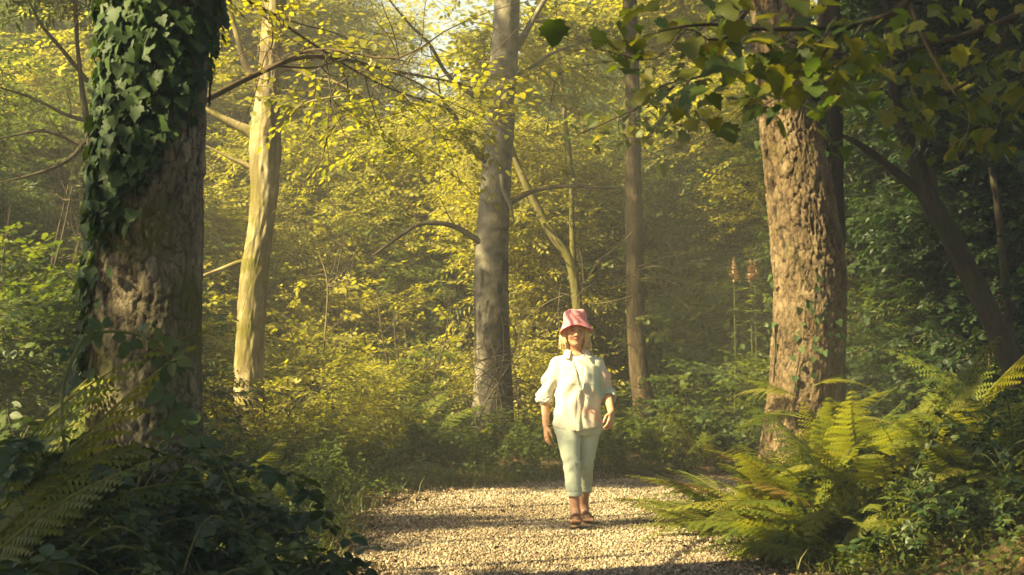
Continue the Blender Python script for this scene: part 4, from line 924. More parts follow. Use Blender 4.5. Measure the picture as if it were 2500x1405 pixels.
# drooping bare vine twigs
def vine(label, lines, seed, group=None, mat='twig_pale', depth=1):
    r = random.Random(seed); v0 = lines[0][0]; root = thing('vine', label, 'vine', (v0[0], v0[1], v0[2]), group)
    for rows in lines:
        a = Acc(); twiggy(a, shift(rows, v0), depth, r, 4, 4.0, .6, .8); obj('stem', a.mesh('stem', M[mat], True), root)
    return root
vine('pale dead vine strands dangling in the shade before the forked tree', [pix_rows([(2210, 60, 5), (2225, 200, 5), (2232, 300, 5), (2240, 350, 4), (2215, 390, 3), (2205, 420, 2)], 12.5), pix_rows([(2160, 80, 5), (2150, 170, 4), (2160, 230, 3), (2166, 255, 2)], 12.5), pix_rows([(2040, 40, 4), (2036, 90, 3), (2040, 130, 2)], 12.5)], 5)
def rad(px, py, ang, l, w, Y):
    return [(px+math.cos(ang)*l*t, py-math.sin(ang)*l*t+60*t*t, w*(1-.6*t)) for t in (0, .35, .7, 1)]
rv = random.Random(8)
vine('tangle of dead twigs and climbing stems round the foot of the birch', [pix_rows(rad(1200+rv.uniform(-70, 70), rv.uniform(850, 1100), rv.uniform(-.6, 3.7), rv.uniform(60, 190), 2.6, 22.4), 22.4+rv.uniform(-.3, .2)) for k in range(60)]+
     [pix_rows([(1180+dx, 1120, 4), (1190+dx*.6, 1000, 4), (1230-dx*.4, 900, 3), (1240-dx, 820, 3), (1225, 760, 2)], 22.45) for dx in (-20, 10, 40, 60)], 9, None, 'twig')
vine('thin pale bare twigs arching across the dark gap behind the walker', [pix_rows(rad(1330+rv.uniform(0, 330), rv.uniform(640, 880), rv.uniform(-.3, 3.4), rv.uniform(60, 170), 2.6, 23.5), 23.4+rv.uniform(-.5, .8)) for k in range(26)], 12)
vine('looping dead stems among the leaves beside the birch', [pix_rows([(1110, 820, 2), (1095, 740, 2.5), (1115, 690, 2), (1100, 620, 1.5)], 22.5), pix_rows([(1080, 850, 2), (1120, 790, 2.5), (1105, 720, 2), (1085, 690, 1.5)], 22.5), pix_rows([(790, 860, 4), (800, 700, 4), (780, 620, 3)], 22.6)], 14)

# willowherb gone to seed
for k, (px, py, hpx) in enumerate([(1791, 690, 62), (1832, 690, 60), (1842, 685, 55)]):
    r = random.Random(400+k); Y = 22.2; p = P(px, py, Y); z0 = gz(p.x, Y); root = thing('willowherb', 'pale pink seeding willowherb spike beside the stout tree', 'wildflower', (p.x, Y, z0), 'willowherb spikes')
    hh = p.z-z0+W(hpx, Y); a = Acc(); V_, Q_ = tube(np.array([(0, 0, -.05, .006), (.02, 0, hh*.5, .005), (0, 0, hh, .003)]), 4); a.add(V_, Q_); obj('stem', a.mesh('stem', M['stem']), root)
    a = Acc(); n = 90; rr_ = np.random.default_rng(k); zz = rr_.uniform(p.z-z0, hh, n); an = rr_.uniform(0, 6.28, n); d = np.column_stack([np.cos(an), np.sin(an), rr_.uniform(.1, .9, n)])
    place_many(LEAF_N, np.column_stack([0*zz, 0*zz, zz]), basis(d), .075*(1.25-(zz-zz.min())/(zz.max()-zz.min())), rr_.random(n), a)
    obj('seed_head', a.mesh('seed_head', plain_mat('seed_down', (.34, .20, .13), (.55, .42, .30), 30, .9)), root)
    a = Acc(); n = 30; zz = rr_.uniform(.2, p.z-z0, n); an = rr_.uniform(0, 6.28, n); d = np.column_stack([np.cos(an), np.sin(an), rr_.uniform(-.2, .5, n)])
    place_many(LEAF_N, np.column_stack([0*zz, 0*zz, zz]), basis(d), np.full(n, .13), rr_.random(n), a); obj('leaves', a.mesh('leaves', M['herb']), root)

# herbs
def herb_mesh(seed, leaf, nst=7, h=.5, size=.07):
    r = np.random.default_rng(seed); a = Acc()
    for k in range(nst):
        an = r.uniform(0, 6.28); e = np.array([math.cos(an)*r.uniform(.05, .25), math.sin(an)*r.uniform(.05, .25), h*r.uniform(.6, 1.1)])
        V_, Q_ = tube(np.array([(0, 0, -.05, .004), (*(e*.5+[0, 0, .05]), .003), (*e, .0015)]), 3); a.add(V_, Q_, None, .6)
        n = 12; t = r.uniform(.15, 1, n); d = np.column_stack([r.normal(size=n), r.normal(size=n), r.normal(.1, .4, n)])
        place_many(leaf, e*t[:, None], basis(d, roll=r.normal(0, .3, n)), size*r.uniform(.6, 1.2, n), np.clip(r.normal(.55, .2, n), 0, 1), a)
    return a.mesh('herb', M['herb'])
HERB = [herb_mesh(1, LEAF_O), herb_mesh(2, LEAF_N, 8, .55, .10), herb_mesh(3, LEAF_D, 7, .38, .065), herb_mesh(4, LEAF_O, 6, .3, .06)]
rh = random.Random(55); made = 0
HL = {0: ('leafy weeds on the verge beyond the path bend', 'weeds beyond the bend'), 1: ('low leafy weeds along the path edge below the ferns', 'weeds along the fern bank'), 2: ('low leafy weeds on the verge under the ivy trunk', 'weeds under the ivy trunk')}
while made < 250:
    z = rh.random()
    if z < .45: px, Y, key = rh.uniform(560, 1900), rh.uniform(20.7, 22.8), 0
    elif z < .8: px, Y, key = rh.uniform(1650, 2500), rh.uniform(11.9, 18.5), 1
    else: px, Y, key = rh.uniform(480, 980), rh.uniform(11.6, 20.5), 2
    x = (px-1250)/F*Y; d = float(path_dist(np.array([x]), np.array([Y]))[0])
    if d < .12 or d > 2.6: continue
    s = rh.uniform(.55, 1.2)*(.45 if d < .5 else .9 if key == 1 else 1.15)
    tag(obj('herb', rh.choice(HERB), None, (x, Y, gz(x, Y)), (0, 0, rh.uniform(0, 6.28)), s), HL[key][0], 'weed', HL[key][1]); made += 1

# grass, ground cover, fallen leaves: uncountable
def scatter(name, label, cat, n, leaf, mat, size, dens, zoff, elev, seed, box=((-7, 8), (10.5, 25))):
    r = np.random.default_rng(seed); x = r.uniform(*box[0], n); y_ = r.uniform(*box[1], n); d = path_dist(x, y_)
    keep = (r.random(n) < dens(d, x, y_)) & (np.abs(x) < .257*y_+1); x, y_ = x[keep], y_[keep]; m = len(x)
    an = r.uniform(0, 6.28, m); e = r.normal(*elev, m); dirs = np.column_stack([np.cos(an)*np.cos(e), np.sin(an)*np.cos(e), np.sin(e)])
    a = Acc(); place_many(leaf, np.column_stack([x, y_, ground(x, y_)+r.uniform(*zoff, m)]), basis(dirs, roll=r.normal(0, .5, m)), r.uniform(*size, m), np.clip(r.normal(.5, .22, m), 0, 1), a)
    return tag(obj(name, a.mesh(name, mat)), label, cat, kind='stuff')
LEAF_G = (np.array([(-.025, 0, 0), (.025, 0, 0), (.018, .55, .0), (-.018, .55, .0), (0, 1, -.25)], float), np.array([(0, 1, 2), (0, 2, 3), (3, 2, 4)]))
pn = lambda x, y: fbm(x*.9, y*.9, x*0, 3, 66)
scatter('grass', 'short grass along the edges of the footpath', 'grass', 90000, LEAF_G, M['grass'], (.06, .22), lambda d, x, y: sstep(-.12, .2, d)*sstep(1.8, .6, d)*sstep(-.35, .35, pn(x, y)), (-.01, 0), (1.15, .25), 1)
scatter('ground_cover', 'low creeping leaves covering the woodland floor', 'ground cover', 130000, LEAF_D, M['herb'], (.03, .075), lambda d, x, y: sstep(-.02, .35, d)*(.35+.65*sstep(-.3, .3, pn(x, y)))*.85, (.0, .16), (.25, .4), 2)
scatter('fallen_leaves', 'dry brown fallen leaves along the path edges', 'leaf litter', 60000, LEAF_D, M['litter'], (.025, .06), lambda d, x, y: np.where(d < 0, .10*sstep(-.8, 0, d)+.035+.25*sstep(-.55, -.1, d)*sstep(.2, -.6, x), .5)*sstep(2.6, .8, d), (.012, .03), (.0, .35), 3)
# ------------------------------------------------------------------ the walker
class SDF:
    """a distance field on a grid; shapes are blended in, the surface comes out as one mesh (surface nets)."""
    def __init__(s, lo, hi, h):
        s.lo = np.array(lo, np.float32); s.h = h
        s.n = [int((b-a)/h)+2 for a, b in zip(lo, hi)]
        s.d = np.full(s.n, .2, np.float32)
        s.ax = [lo[k]+h*np.arange(s.n[k], dtype=np.float32) for k in range(3)]
    def sl(s, lo, hi):
        r = []
        for k in range(3):
            a = max(0, int((lo[k]-s.lo[k])/s.h)-1); b = min(s.n[k], int((hi[k]-s.lo[k])/s.h)+3); r.append(slice(a, max(a+1, b)))
        return tuple(r)
    def grid(s, q): return np.meshgrid(s.ax[0][q[0]], s.ax[1][q[1]], s.ax[2][q[2]], indexing='ij', sparse=True)
    def blend(s, q, v, k):
        a = s.d[q]
        if k <= 0: s.d[q] = np.minimum(a, v); return
        h = np.clip(.5+.5*(a-v)/k, 0, 1); s.d[q] = a*(1-h)+v*h-k*h*(1-h)
    def cone(s, a, b, ra, rb, k=.02, flat=(1, 1, 1)):
        a, b = np.array(a, float), np.array(b, float); m = max(ra, rb)*max(1, 1/min(flat))+k+.02
        q = s.sl(np.minimum(a, b)-m, np.maximum(a, b)+m); X, Y_, Z = s.grid(q); ba = b-a
        t = np.clip(((X-a[0])*ba[0]+(Y_-a[1])*ba[1]+(Z-a[2])*ba[2])/(ba@ba+1e-9), 0, 1)
        v = np.sqrt(((X-a[0]-t*ba[0])*flat[0])**2+((Y_-a[1]-t*ba[1])*flat[1])**2+((Z-a[2]-t*ba[2])*flat[2])**2)-(ra+(rb-ra)*t)
        s.blend(q, v, k)
    def chain(s, pts, k=.02, flat=(1, 1, 1)):
        for (a, ra), (b, rb) in zip(pts[:-1], pts[1:]): s.cone(a, b, ra, rb, k, flat)
    def ell(s, c, r, k=.02, sub=False):
        c, r = np.array(c, float), np.array(r, float); q = s.sl(c-r-k-.02, c+r+k+.02); X, Y_, Z = s.grid(q)
        e = np.sqrt(((X-c[0])/r[0])**2+((Y_-c[1])/r[1])**2+((Z-c[2])/r[2])**2); v = (e-1)*r.min()
        if sub: s.d[q] = np.maximum(s.d[q], -v) if k <= 0 else -s._sm(-s.d[q], v, k)
        else: s.blend(q, v, k)
    def _sm(s, a, v, k):
        h = np.clip(.5+.5*(a-v)/k, 0, 1); return a*(1-h)+v*h-k*h*(1-h)
    def loft(s, prof, k=.03, p=2.3):
        """prof rows (z, cx, cy, a, b)"""
        pr = np.array(prof, float); pr = pr[np.argsort(pr[:, 0])]; q = s.sl((pr[:, 1]-pr[:, 3]).min()*np.ones(3)*[1, 0, 0]+[0, -.35, pr[0, 0]-.03], np.array([(pr[:, 1]+pr[:, 3]).max(), .35, pr[-1, 0]+.03]))
        X, Y_, Z = s.grid(q); z = s.ax[2][q[2]]
        cx, cy_, a, b = (np.interp(z, pr[:, 0], pr[:, j])[None, None, :] for j in (1, 2, 3, 4))
        e = (np.abs((X-cx)/a)**p+np.abs((Y_-cy_)/b)**p)**(1/p); v = (e-1)*np.minimum(a, b)
        v = np.maximum(v, np.maximum(pr[0, 0]-Z, Z-pr[-1, 0]))
        s.blend(q, v, k)
    def mesh(s):
        d = s.d; ins = d < 0
        c = ins[:-1, :-1, :-1].astype(np.int8)
        cnt = np.zeros([k-1 for k in d.shape], np.int8)
        for i in (0, 1):
            for j in (0, 1):
                for l in (0, 1): cnt += ins[i:d.shape[0]-1+i, j:d.shape[1]-1+j, l:d.shape[2]-1+l]
        cells = np.argwhere((cnt > 0) & (cnt < 8)); idx = -np.ones(cnt.shape, np.int64); idx[tuple(cells.T)] = np.arange(len(cells))
        acc = np.zeros((len(cells), 3)); w = np.zeros(len(cells))
        corners = [(i, j, l) for i in (0, 1) for j in (0, 1) for l in (0, 1)]
        val = {o: d[cells[:, 0]+o[0], cells[:, 1]+o[1], cells[:, 2]+o[2]] for o in corners}
        for o in corners:
            for ax in range(3):
                if o[ax]: continue
                o2 = list(o); o2[ax] = 1; o2 = tuple(o2); a, b = val[o], val[o2]; m = (a < 0) != (b < 0)
                t = np.where(m, a/(a-b+1e-12), 0); p = np.tile(np.array(o, float), (len(cells), 1)); p[:, ax] += t
                acc += p*m[:, None]; w += m
        V_ = (cells+acc/np.maximum(w, 1)[:, None])*s.h+s.lo
        F_ = []
        for ax in range(3):
            sl0 = [slice(None)]*3; sl1 = [slice(None)]*3; sl0[ax] = slice(0, -1); sl1[ax] = slice(1, None)
            A, B = ins[tuple(sl0)], ins[tuple(sl1)]; u, v = (ax+1) % 3, (ax+2) % 3
            e = np.argwhere(A != B); e = e[(e[:, u] > 0) & (e[:, v] > 0) & (e[:, u] < cnt.shape[u]) & (e[:, v] < cnt.shape[v])]
            sg = A[tuple(e.T)]; q = []
            for du, dv in ((-1, -1), (0, -1), (0, 0), (-1, 0)):
                f = e.copy(); f[:, u] += du; f[:, v] += dv; q.append(idx[tuple(f.T)])
            q = np.stack(q, -1); q[~sg] = q[~sg][:, ::-1]; F_.append(q)
        return V_, np.concatenate(F_)
def smooth_mesh(V_, Q_, it=2, lam=.5):
    n = len(V_); e = np.concatenate([Q_[:, [0, 1]], Q_[:, [1, 2]], Q_[:, [2, 3]], Q_[:, [3, 0]]])
    deg = np.bincount(e[:, 0], minlength=n)+np.bincount(e[:, 1], minlength=n)
    for _ in range(it):
        s = np.zeros_like(V_)
        for k in range(3): s[:, k] = np.bincount(e[:, 0], V_[e[:, 1], k], n)+np.bincount(e[:, 1], V_[e[:, 0], k], n)
        V_ = V_+lam*(s/np.maximum(deg, 1)[:, None]-V_)
    return V_

WX, WY = (1405-1250)/F*15.5, 15.5
walker = thing('person', 'walker in a pink bucket hat, pastel shirt, pale green cropped trousers and sandals', 'person', (WX, WY, gz(WX, WY)+.012), rz=.07)
# joints (x to the right of the picture, -y towards the camera)
SHl, ELl, WRl = (-.138, .005, 1.262), (-.237, .035, 1.00), (-.233, -.02, .775)
SHr, ELr, WRr = (.165, .005, 1.262), (.250, .03, 1.03), (.262, -.15, .885)
HPl, KNl, ANl = (-.062, 0, .84), (-.044, -.15, .475), (-.024, -.23, .115)
HPr, KNr, ANr = (.10, .01, .84), (.076, -.02, .475), (.076, .12, .125)
body = SDF((-.34, -.46, -.005), (.36, .26, 1.70), .0042)
# head
hx, hy = -.004, -.025
body.ell((hx, hy+.012, 1.535), (.073, .092, .098), .01)           # skull
body.ell((hx, hy-.022, 1.470), (.064, .064, .080), .03)           # jaw
body.ell((hx, hy-.066, 1.408), (.026, .020, .018), .03)           # chin
for sx in (-1, 1):
    body.ell((hx+sx*.036, hy-.064, 1.468), (.022, .017, .019), .018)   # cheeks
    body.ell((hx+sx*.028, hy-.080, 1.512), (.016, .012, .009), .008, True)   # eye sockets
    body.ell((hx+sx*.072, hy+.015, 1.490), (.010, .018, .030), .008)   # ears
body.ell((hx, hy-.074, 1.533), (.046, .014, .010), .02)           # brow
body.cone((hx, hy-.080, 1.512), (hx, hy-.103, 1.476), .0075, .0125, .010)   # nose
for sx in (-1, 1): body.ell((hx+sx*.012, hy-.092, 1.474), (.009, .011, .008), .008)
body.ell((hx, hy-.082, 1.447), (.022, .010, .006), .006)          # upper lip
body.ell((hx, hy-.080, 1.434), (.020, .010, .006), .006)          # lower lip
body.ell((hx, hy-.097, 1.441), (.026, .014, .0032), .003, True)   # mouth line
body.cone((.005, .02, 1.32), (0, -.005, 1.43), .056, .05, .03)      # neck
# trunk under the clothes
body.loft([(.80, .02, .01, .155, .10), (.95, .02, 0, .15, .10), (1.12, .02, -.005, .15, .105), (1.25, .02, 0, .135, .085), (1.335, .012, .01, .065, .055)], .02)
def limb(pts, k=.02): body.chain(pts, k)
limb([(SHl, .038), (ELl, .038), (WRl, .025)]); limb([(SHr, .038), (ELr, .038), (WRr, .026)])
limb([(HPl, .072), (KNl, .048), (ANl, .036)]); limb([(HPr, .072), (KNr, .048), (ANr, .036)])
body.ell((KNl[0]+.01, -.168, .33), (.042, .046, .11), .03); body.ell((KNr[0], .05, .33), (.045, .05, .11), .03)   # calves
# hands: palm, four fingers of unequal length, thumb off the side
def hand(wr, d, side, curl, toward):
    d = np.array(d, float); d /= np.linalg.norm(d); sv = np.array(side, float); sv -= d*(sv@d); sv /= np.linalg.norm(sv); nv = np.cross(d, sv)
    if nv@np.array(toward) < 0: nv = -nv                          # palm normal: fingers curl this way
    w = np.array(wr); pc = w+d*.052
    for o in (-.024, -.008, .008, .024): body.cone(w+sv*o*.55, w+d*.082+sv*o, .0135, .0105, .012)
    for o, ln, r in ((-.027, .060, .0078), (-.009, .074, .0083), (.009, .078, .0085), (.027, .070, .0082)):
        a = w+d*.082+sv*o; c = curl
        b = a+(d*math.cos(c)+nv*math.sin(c)+sv*o*1.5)*ln*.48; e = b+(d*math.cos(c*2.3)+nv*math.sin(c*2.3))*ln*.32; g_ = e+(d*math.cos(c*3.2)+nv*math.sin(c*3.2))*ln*.24
        body.cone(a, b, r*1.1, r, .003); body.cone(b, e, r, r*.9, .002); body.cone(e, g_, r*.9, r*.72, .002)
    a = w+d*.022+sv*.018; b = a+sv*.026+d*.026+nv*.012; e = b+d*.030+sv*.006+nv*.010; g_ = e+d*.020+nv*.006
    body.cone(a, b, .014, .0115, .008); body.cone(b, e, .0108, .0092, .003); body.cone(e, g_, .0092, .0075, .002)
hand(WRl, (.03, -.10, -1), (.35, -1, 0), .22, (1, 0, 0))
hand(WRr, (-.10, -.42, -1), (-.75, -.7, .1), .42, (-.6, .6, 0))
# feet with toes
def foot(an, heel, toe, lift=0.):
    an, heel, toe = (np.array(q, float) for q in (an, heel, toe))
    body.cone(an, heel, .036, .031, .02); mid = heel+(toe-heel)*.55
    body.cone(an+(0, -.02, -.02), mid+(0, 0, .012), .034, .032, .025); body.cone(heel, mid, .030, .032, .02); body.cone(mid, toe, .032, .022, .02, (.8, 1, 1))
    d = toe-heel; d /= np.linalg.norm(d); sv = np.cross(d, (0, 0, 1))
    for o, l, r in ((-.034, .022, .010), (-.018, .030, .0095), (-.003, .034, .010), (.012, .037, .0105), (.030, .040, .0135)):
        sgn = 1 if an[0] < .03 else -1
        body.cone(toe+sv*o*sgn-d*.01, toe+sv*o*sgn+d*l+np.array([0, 0, -.004]), r*1.1, r, .004)
heelL, toeL = (-.022, -.205, .052), (-.036, -.365, .064)
heelR, toeR = (.078, .150, .060), (.096, -.005, .044)
foot(ANl, heelL, toeL); foot(ANr, heelR, toeR)
V_, Q_ = body.mesh(); V_ = smooth_mesh(V_, Q_, 2, .35)
def skin_mat():
    m, nt, out = new_mat('skin'); L = nt.links.new; tc = N(nt, 'ShaderNodeTexCoord'); n1 = N(nt, 'ShaderNodeTexNoise', Scale=22.0, Detail=5.0); L(tc.outputs['Object'], n1.inputs['Vector'])
    r = ramp(nt, [(.3, (.43, .22, .125)), (.7, (.56, .31, .19))]); L(n1.outputs[0], r.inputs[0]); pb = N(nt, 'ShaderNodeBsdfPrincipled', Roughness=.5); pb.inputs['Specular IOR Level'].default_value = .35
    at = N(nt, 'ShaderNodeAttribute', attribute_name='tint'); mx = N(nt, 'ShaderNodeMix', data_type='RGBA'); L(at.outputs['Fac'], mx.inputs[0]); L(r.outputs[0], mx.inputs[6]); mx.inputs[7].default_value = (.42, .12, .09, 1)
    L(mx.outputs[2], pb.inputs['Base Color']); pb.inputs['Subsurface Weight'].default_value = .12; pb.inputs['Subsurface Radius'].default_value = (.012, .005, .003); pb.inputs['Subsurface Scale'].default_value = .5
    L(pb.outputs[0], out.inputs[0]); return m
M['skin'] = skin_mat()
lip = np.exp(-(((V_[:, 0]-hx)/.027)**2+((V_[:, 2]-1.441)/.010)**2)**2)*(V_[:, 1] < hy-.06)
obj('body', mesh_np('body', V_, Q_, M['skin'], lip, True), walker)
def clip_cloth(name, s, mat, it=2, fold=None, parent=walker, attrs=None):
    V_, Q_ = s.mesh(); V_ = smooth_mesh(V_, Q_, it, .4); return obj(name, mesh_np(name, V_, Q_, mat, np.full(len(V_), .5), True), parent)
def eye(sx):
    a = Acc(); u = np.linspace(0, np.pi, 7); v = np.linspace(0, 2*np.pi, 11)[:-1]; U_, Vv = np.meshgrid(u, v, indexing='ij')
    p = np.stack([np.sin(U_)*np.cos(Vv)*.010, np.sin(U_)*np.sin(Vv)*.010, np.cos(U_)*.0042], -1).reshape(-1, 3)+np.array([hx+sx*.028, hy-.0705, 1.511])
    ii = np.arange(70).reshape(7, 10); j = np.roll(ii, -1, 1); a.add(p, np.stack([ii[:-1], j[:-1], j[1:], ii[1:]], -1).reshape(-1, 4)); obj('eye', a.mesh('eye', plain_mat('eye_dark', (.05, .035, .03), (.12, .09, .07), 60, .3), True), walker)
    rows = np.array([(hx+sx*(.012+.036*t), hy-.091+.014*t*t, 1.528+.007*math.sin(math.pi*min(1, t*1.1)), .0032) for t in np.linspace(0, 1, 6)]); a = Acc(); q, f = tube(rows, 5); a.add(q, f); obj('eyebrow', a.mesh('eyebrow', M['twig_pale'], True), walker)
eye(-1); eye(1)
# teeth of the smile
a = Acc(); q, f = tube(np.array([(hx+.034*(t-.5), hy-.0795+.012*abs(t-.5)**2, 1.4415+.004*(2*t-1)**2, .0026) for t in np.linspace(0, 1, 7)]), 5); a.add(q, f); obj('teeth', a.mesh('teeth', plain_mat('tooth', (.6, .52, .4), (.7, .62, .5), 50, .4), True), walker)

# hair: a bob, strands as relief
hair = SDF((-.20, -.18, 1.34), (.20, .16, 1.68), .004)
hair.ell((hx, hy+.026, 1.545), (.082, .090, .088), .02)
hair.loft([(1.382, hx+.004, .018, .116, .070), (1.41, hx+.002, .016, .122, .080), (1.45, hx, .012, .117, .085), (1.51, hx, .008, .100, .086), (1.55, hx, .006, .086, .082)], .03, 2.0)
X, Y_, Z = hair.grid((slice(None),)*3)
cut = np.maximum(np.abs(X-hx)-(.070+.02*np.clip(1.46-Z, -.05, .1)), np.maximum(Y_-(hy+.012), Z-1.56)); hair.d = np.maximum(hair.d, -cut)
hair.d = np.maximum(hair.d, -(np.sqrt((X-.003)**2+(Y_-.0)**2)-.060+0*Z)*np.where(Z < 1.40, 1, 0)-np.where(Z < 1.40, 0, 9.))
ang = np.arctan2(Y_-.01, X-hx); hair.d = hair.d+.0035*np.sin(ang*46+9*np.sin(Z*26))+.004*np.sin(ang*17+7*Z*9)+.010*np.clip((1.42-Z)/.05, 0, 1)*(np.sin(ang*31+2)+.6*np.sin(ang*73))
hairo = clip_cloth('hair', hair, plain_mat('blond_hair', (.44, .31, .14), (.68, .53, .29), 45, .45, .5, .5), 1)
rr = random.Random(77); a = Acc()
for k in range(150):
    an = rr.uniform(-.5, 3.64); cx, sy = math.cos(an), math.sin(an); z0 = rr.uniform(1.40, 1.50); r0 = .106+.006*rr.random()
    rows = [(hx+cx*r0*(1+.16*t+rr.uniform(-.02, .05)), .012+sy*r0*.78*(1+.16*t), z0-(z0-1.375)*t*rr.uniform(.8, 1.15), .0016*(1-.6*t)) for t in (0, .4, .75, 1)]
    q, f = tube(resample(rows, 6), 3); a.add(q, f)
tag(obj('strands', a.mesh('strands', hairo.data.materials[0]), hairo), kind='stuff')

# bucket hat (lathe, slightly oval, uneven brim)
def hat():
    prof = [(.0, 1.676), (.040, 1.675), (.066, 1.671), (.081, 1.663), (.089, 1.649), (.0935, 1.628), (.0945, 1.605), (.0945, 1.585), (.0965, 1.578), (.107, 1.560), (.121, 1.536), (.137, 1.512), (.1385, 1.5085), (.135, 1.509), (.119, 1.533), (.104, 1.557), (.0935, 1.574), (.090, 1.605), (.084, 1.65)]
    n = 72; a = np.arange(n)/n*2*np.pi; pts = []
    for r, z in prof:
        fl = np.clip((r-.0965)/.038, 0, 1); w = 1+fl*(.035*np.sin(a*2+.6)+.03*np.sin(a*3+2)); dz = fl*(.012*np.cos(a*2)*-1+.006*np.sin(a*3+1)+.016*np.clip(-np.sin(a), 0, 1))+.004*np.sin(a*4+z*40)*(z > 1.57)*(r > .05)
        dent = -.006*np.exp(-((a-5.2)/.5)**2)*np.clip((z-1.60)/.07, 0, 1)
        pts.append(np.stack([(r*w+dent)*np.cos(a)*.97, (r*w+dent)*np.sin(a)*1.06, z+dz+dent*.8], -1))
    Vh = np.array(pts); th = -.10; c, s = math.cos(th), math.sin(th); Vh[..., 2] -= 1.6
    y, z = Vh[..., 1].copy(), Vh[..., 2].copy(); Vh[..., 1] = y*c-z*s; Vh[..., 2] = y*s+z*c
    tl = .05; x, z = Vh[..., 0].copy(), Vh[..., 2].copy(); Vh[..., 0] = x*math.cos(tl)-z*math.sin(tl); Vh[..., 2] = x*math.sin(tl)+z*math.cos(tl)
    Vh += np.array([hx, hy+.012, 1.6]); ii = np.arange(len(prof)*n).reshape(len(prof), n); j = np.roll(ii, -1, 1)
    q = np.stack([ii[:-1], j[:-1], j[1:], ii[1:]], -1).reshape(-1, 4)[:, ::-1]
    m, nt, out = new_mat('pink_terry'); L = nt.links.new; tc = N(nt, 'ShaderNodeTexCoord'); n1 = N(nt, 'ShaderNodeTexNoise', Scale=260.0, Detail=3.0); L(tc.outputs['Object'], n1.inputs['Vector'])
    r = ramp(nt, [(.3, (.78, .27, .29)), (.7, (.88, .38, .39))]); L(n1.outputs[0], r.inputs[0]); pb = N(nt, 'ShaderNodeBsdfPrincipled', Roughness=.95); L(r.outputs[0], pb.inputs['Base Color']); bp = N(nt, 'ShaderNodeBump', Strength=.5, Distance=.004); L(n1.outputs[0], bp.inputs['Height']); L(bp.outputs[0], pb.inputs['Normal'])
    tr = N(nt, 'ShaderNodeBsdfTranslucent'); tr.inputs[0].default_value = (.8, .16, .12, 1); mx = N(nt, 'ShaderNodeMixShader'); mx.inputs[0].default_value = .18; L(pb.outputs[0], mx.inputs[1]); L(tr.outputs[0], mx.inputs[2]); L(mx.outputs[0], out.inputs[0])
    h_ = obj('bucket_hat', mesh_np('bucket_hat', Vh.reshape(-1, 3), q, m, None, True), walker)
    h_['label'] = 'pink towelling bucket hat'
    def on(ai, rr_): return np.array([Vh[6, int(ai) % n, 0], Vh[6, int(ai) % n, 1], 0])
    rows = [(*(Vh[5, k]+(Vh[6, k]-Vh[5, k])*.5+np.array([0, -.002, .002*(k-54)/8])), .0013) for k in range(53, 61)]
    a_ = Acc(); q, f = tube(np.array(rows), 4); a_.add(q, f); obj('stitched_line', a_.mesh('stitched_line', plain_mat('thread', (.22, .11, .10), (.3, .16, .14), 80)), h_)
hat()

# white top in the neck of the shirt
top = SDF((-.22, -.20, 1.0), (.26, .18, 1.40), .006)
top.loft([(1.02, .02, 0, .10, .112), (1.12, .02, -.01, .10, .120), (1.22, .02, -.006, .105, .104), (1.29, .02, 0, .10, .086), (1.335, .018, .008, .085, .068)], .02)
X, Y_, Z = top.grid((slice(None),)*3); top.d = np.maximum(top.d, -(np.sqrt(((X-.006)/.072)**2+((Z-1.372)/.062)**2)-1)*.06-np.where(Y_ < .0, 0, 9.))
clip_cloth('undershirt', top, plain_mat('white_cotton', (.60, .585, .51), (.68, .66, .58), 40, .9, .2), 2)

# the shirt
H_ = .0052
sh = SDF((-.36, -.30, .70), (.38, .24, 1.42), H_)
sh.loft([(.735, .022, .005, .198, .136), (.80, .022, .003, .193, .132), (.90, .022, 0, .180, .124), (1.0, .022, -.004, .170, .122), (1.10, .021, -.010, .166, .130), (1.18, .019, -.008, .165, .122), (1.235, .018, 0, .172, .112), (1.280, .017, .005, .152, .094), (1.315, .015, .010, .118, .080), (1.340, .012, .012, .090, .070), (1.362, .008, .012, .070, .062)], .02, 2.25)
def sleeve(a, e, r0, r1, r2, ext=0.):
    a, e = np.array(a), np.array(e); sh.chain([(a+(0, 0, -.012), r0), (a+(e-a)*.5, r1), (e+(e-a)*ext, r2)], .035)
sleeve(SHl, (-.240, .025, .985), .060, .061, .056); sleeve(SHr, (.252, .02, 1.015), .060, .060, .056)
X, Y_, Z = sh.grid((slice(None),)*3)
# folds: slack running down from the shoulders and across the waist
f1 = .0038*np.sin((X*1.0+.12*Z)*78+5*np.sin(Z*9+X*5))*np.clip((1.30-Z)*5, 0, 1)*np.clip((Z-.72)*6, .3, 1)
f2 = .0045*np.sin((Z*.9+np.abs(X-.02)*1.5)*34+4*np.sin(X*11))*np.clip(1-np.abs(Z-1.02)/.28, 0, 1)
f3 = .0035*np.sin(Z*64+np.sin(X*40)*1.5)*np.clip((np.abs(X-.02)-.205)*22, 0, 1)
sh.d = (sh.d+f1+f2+f3).astype(np.float32)
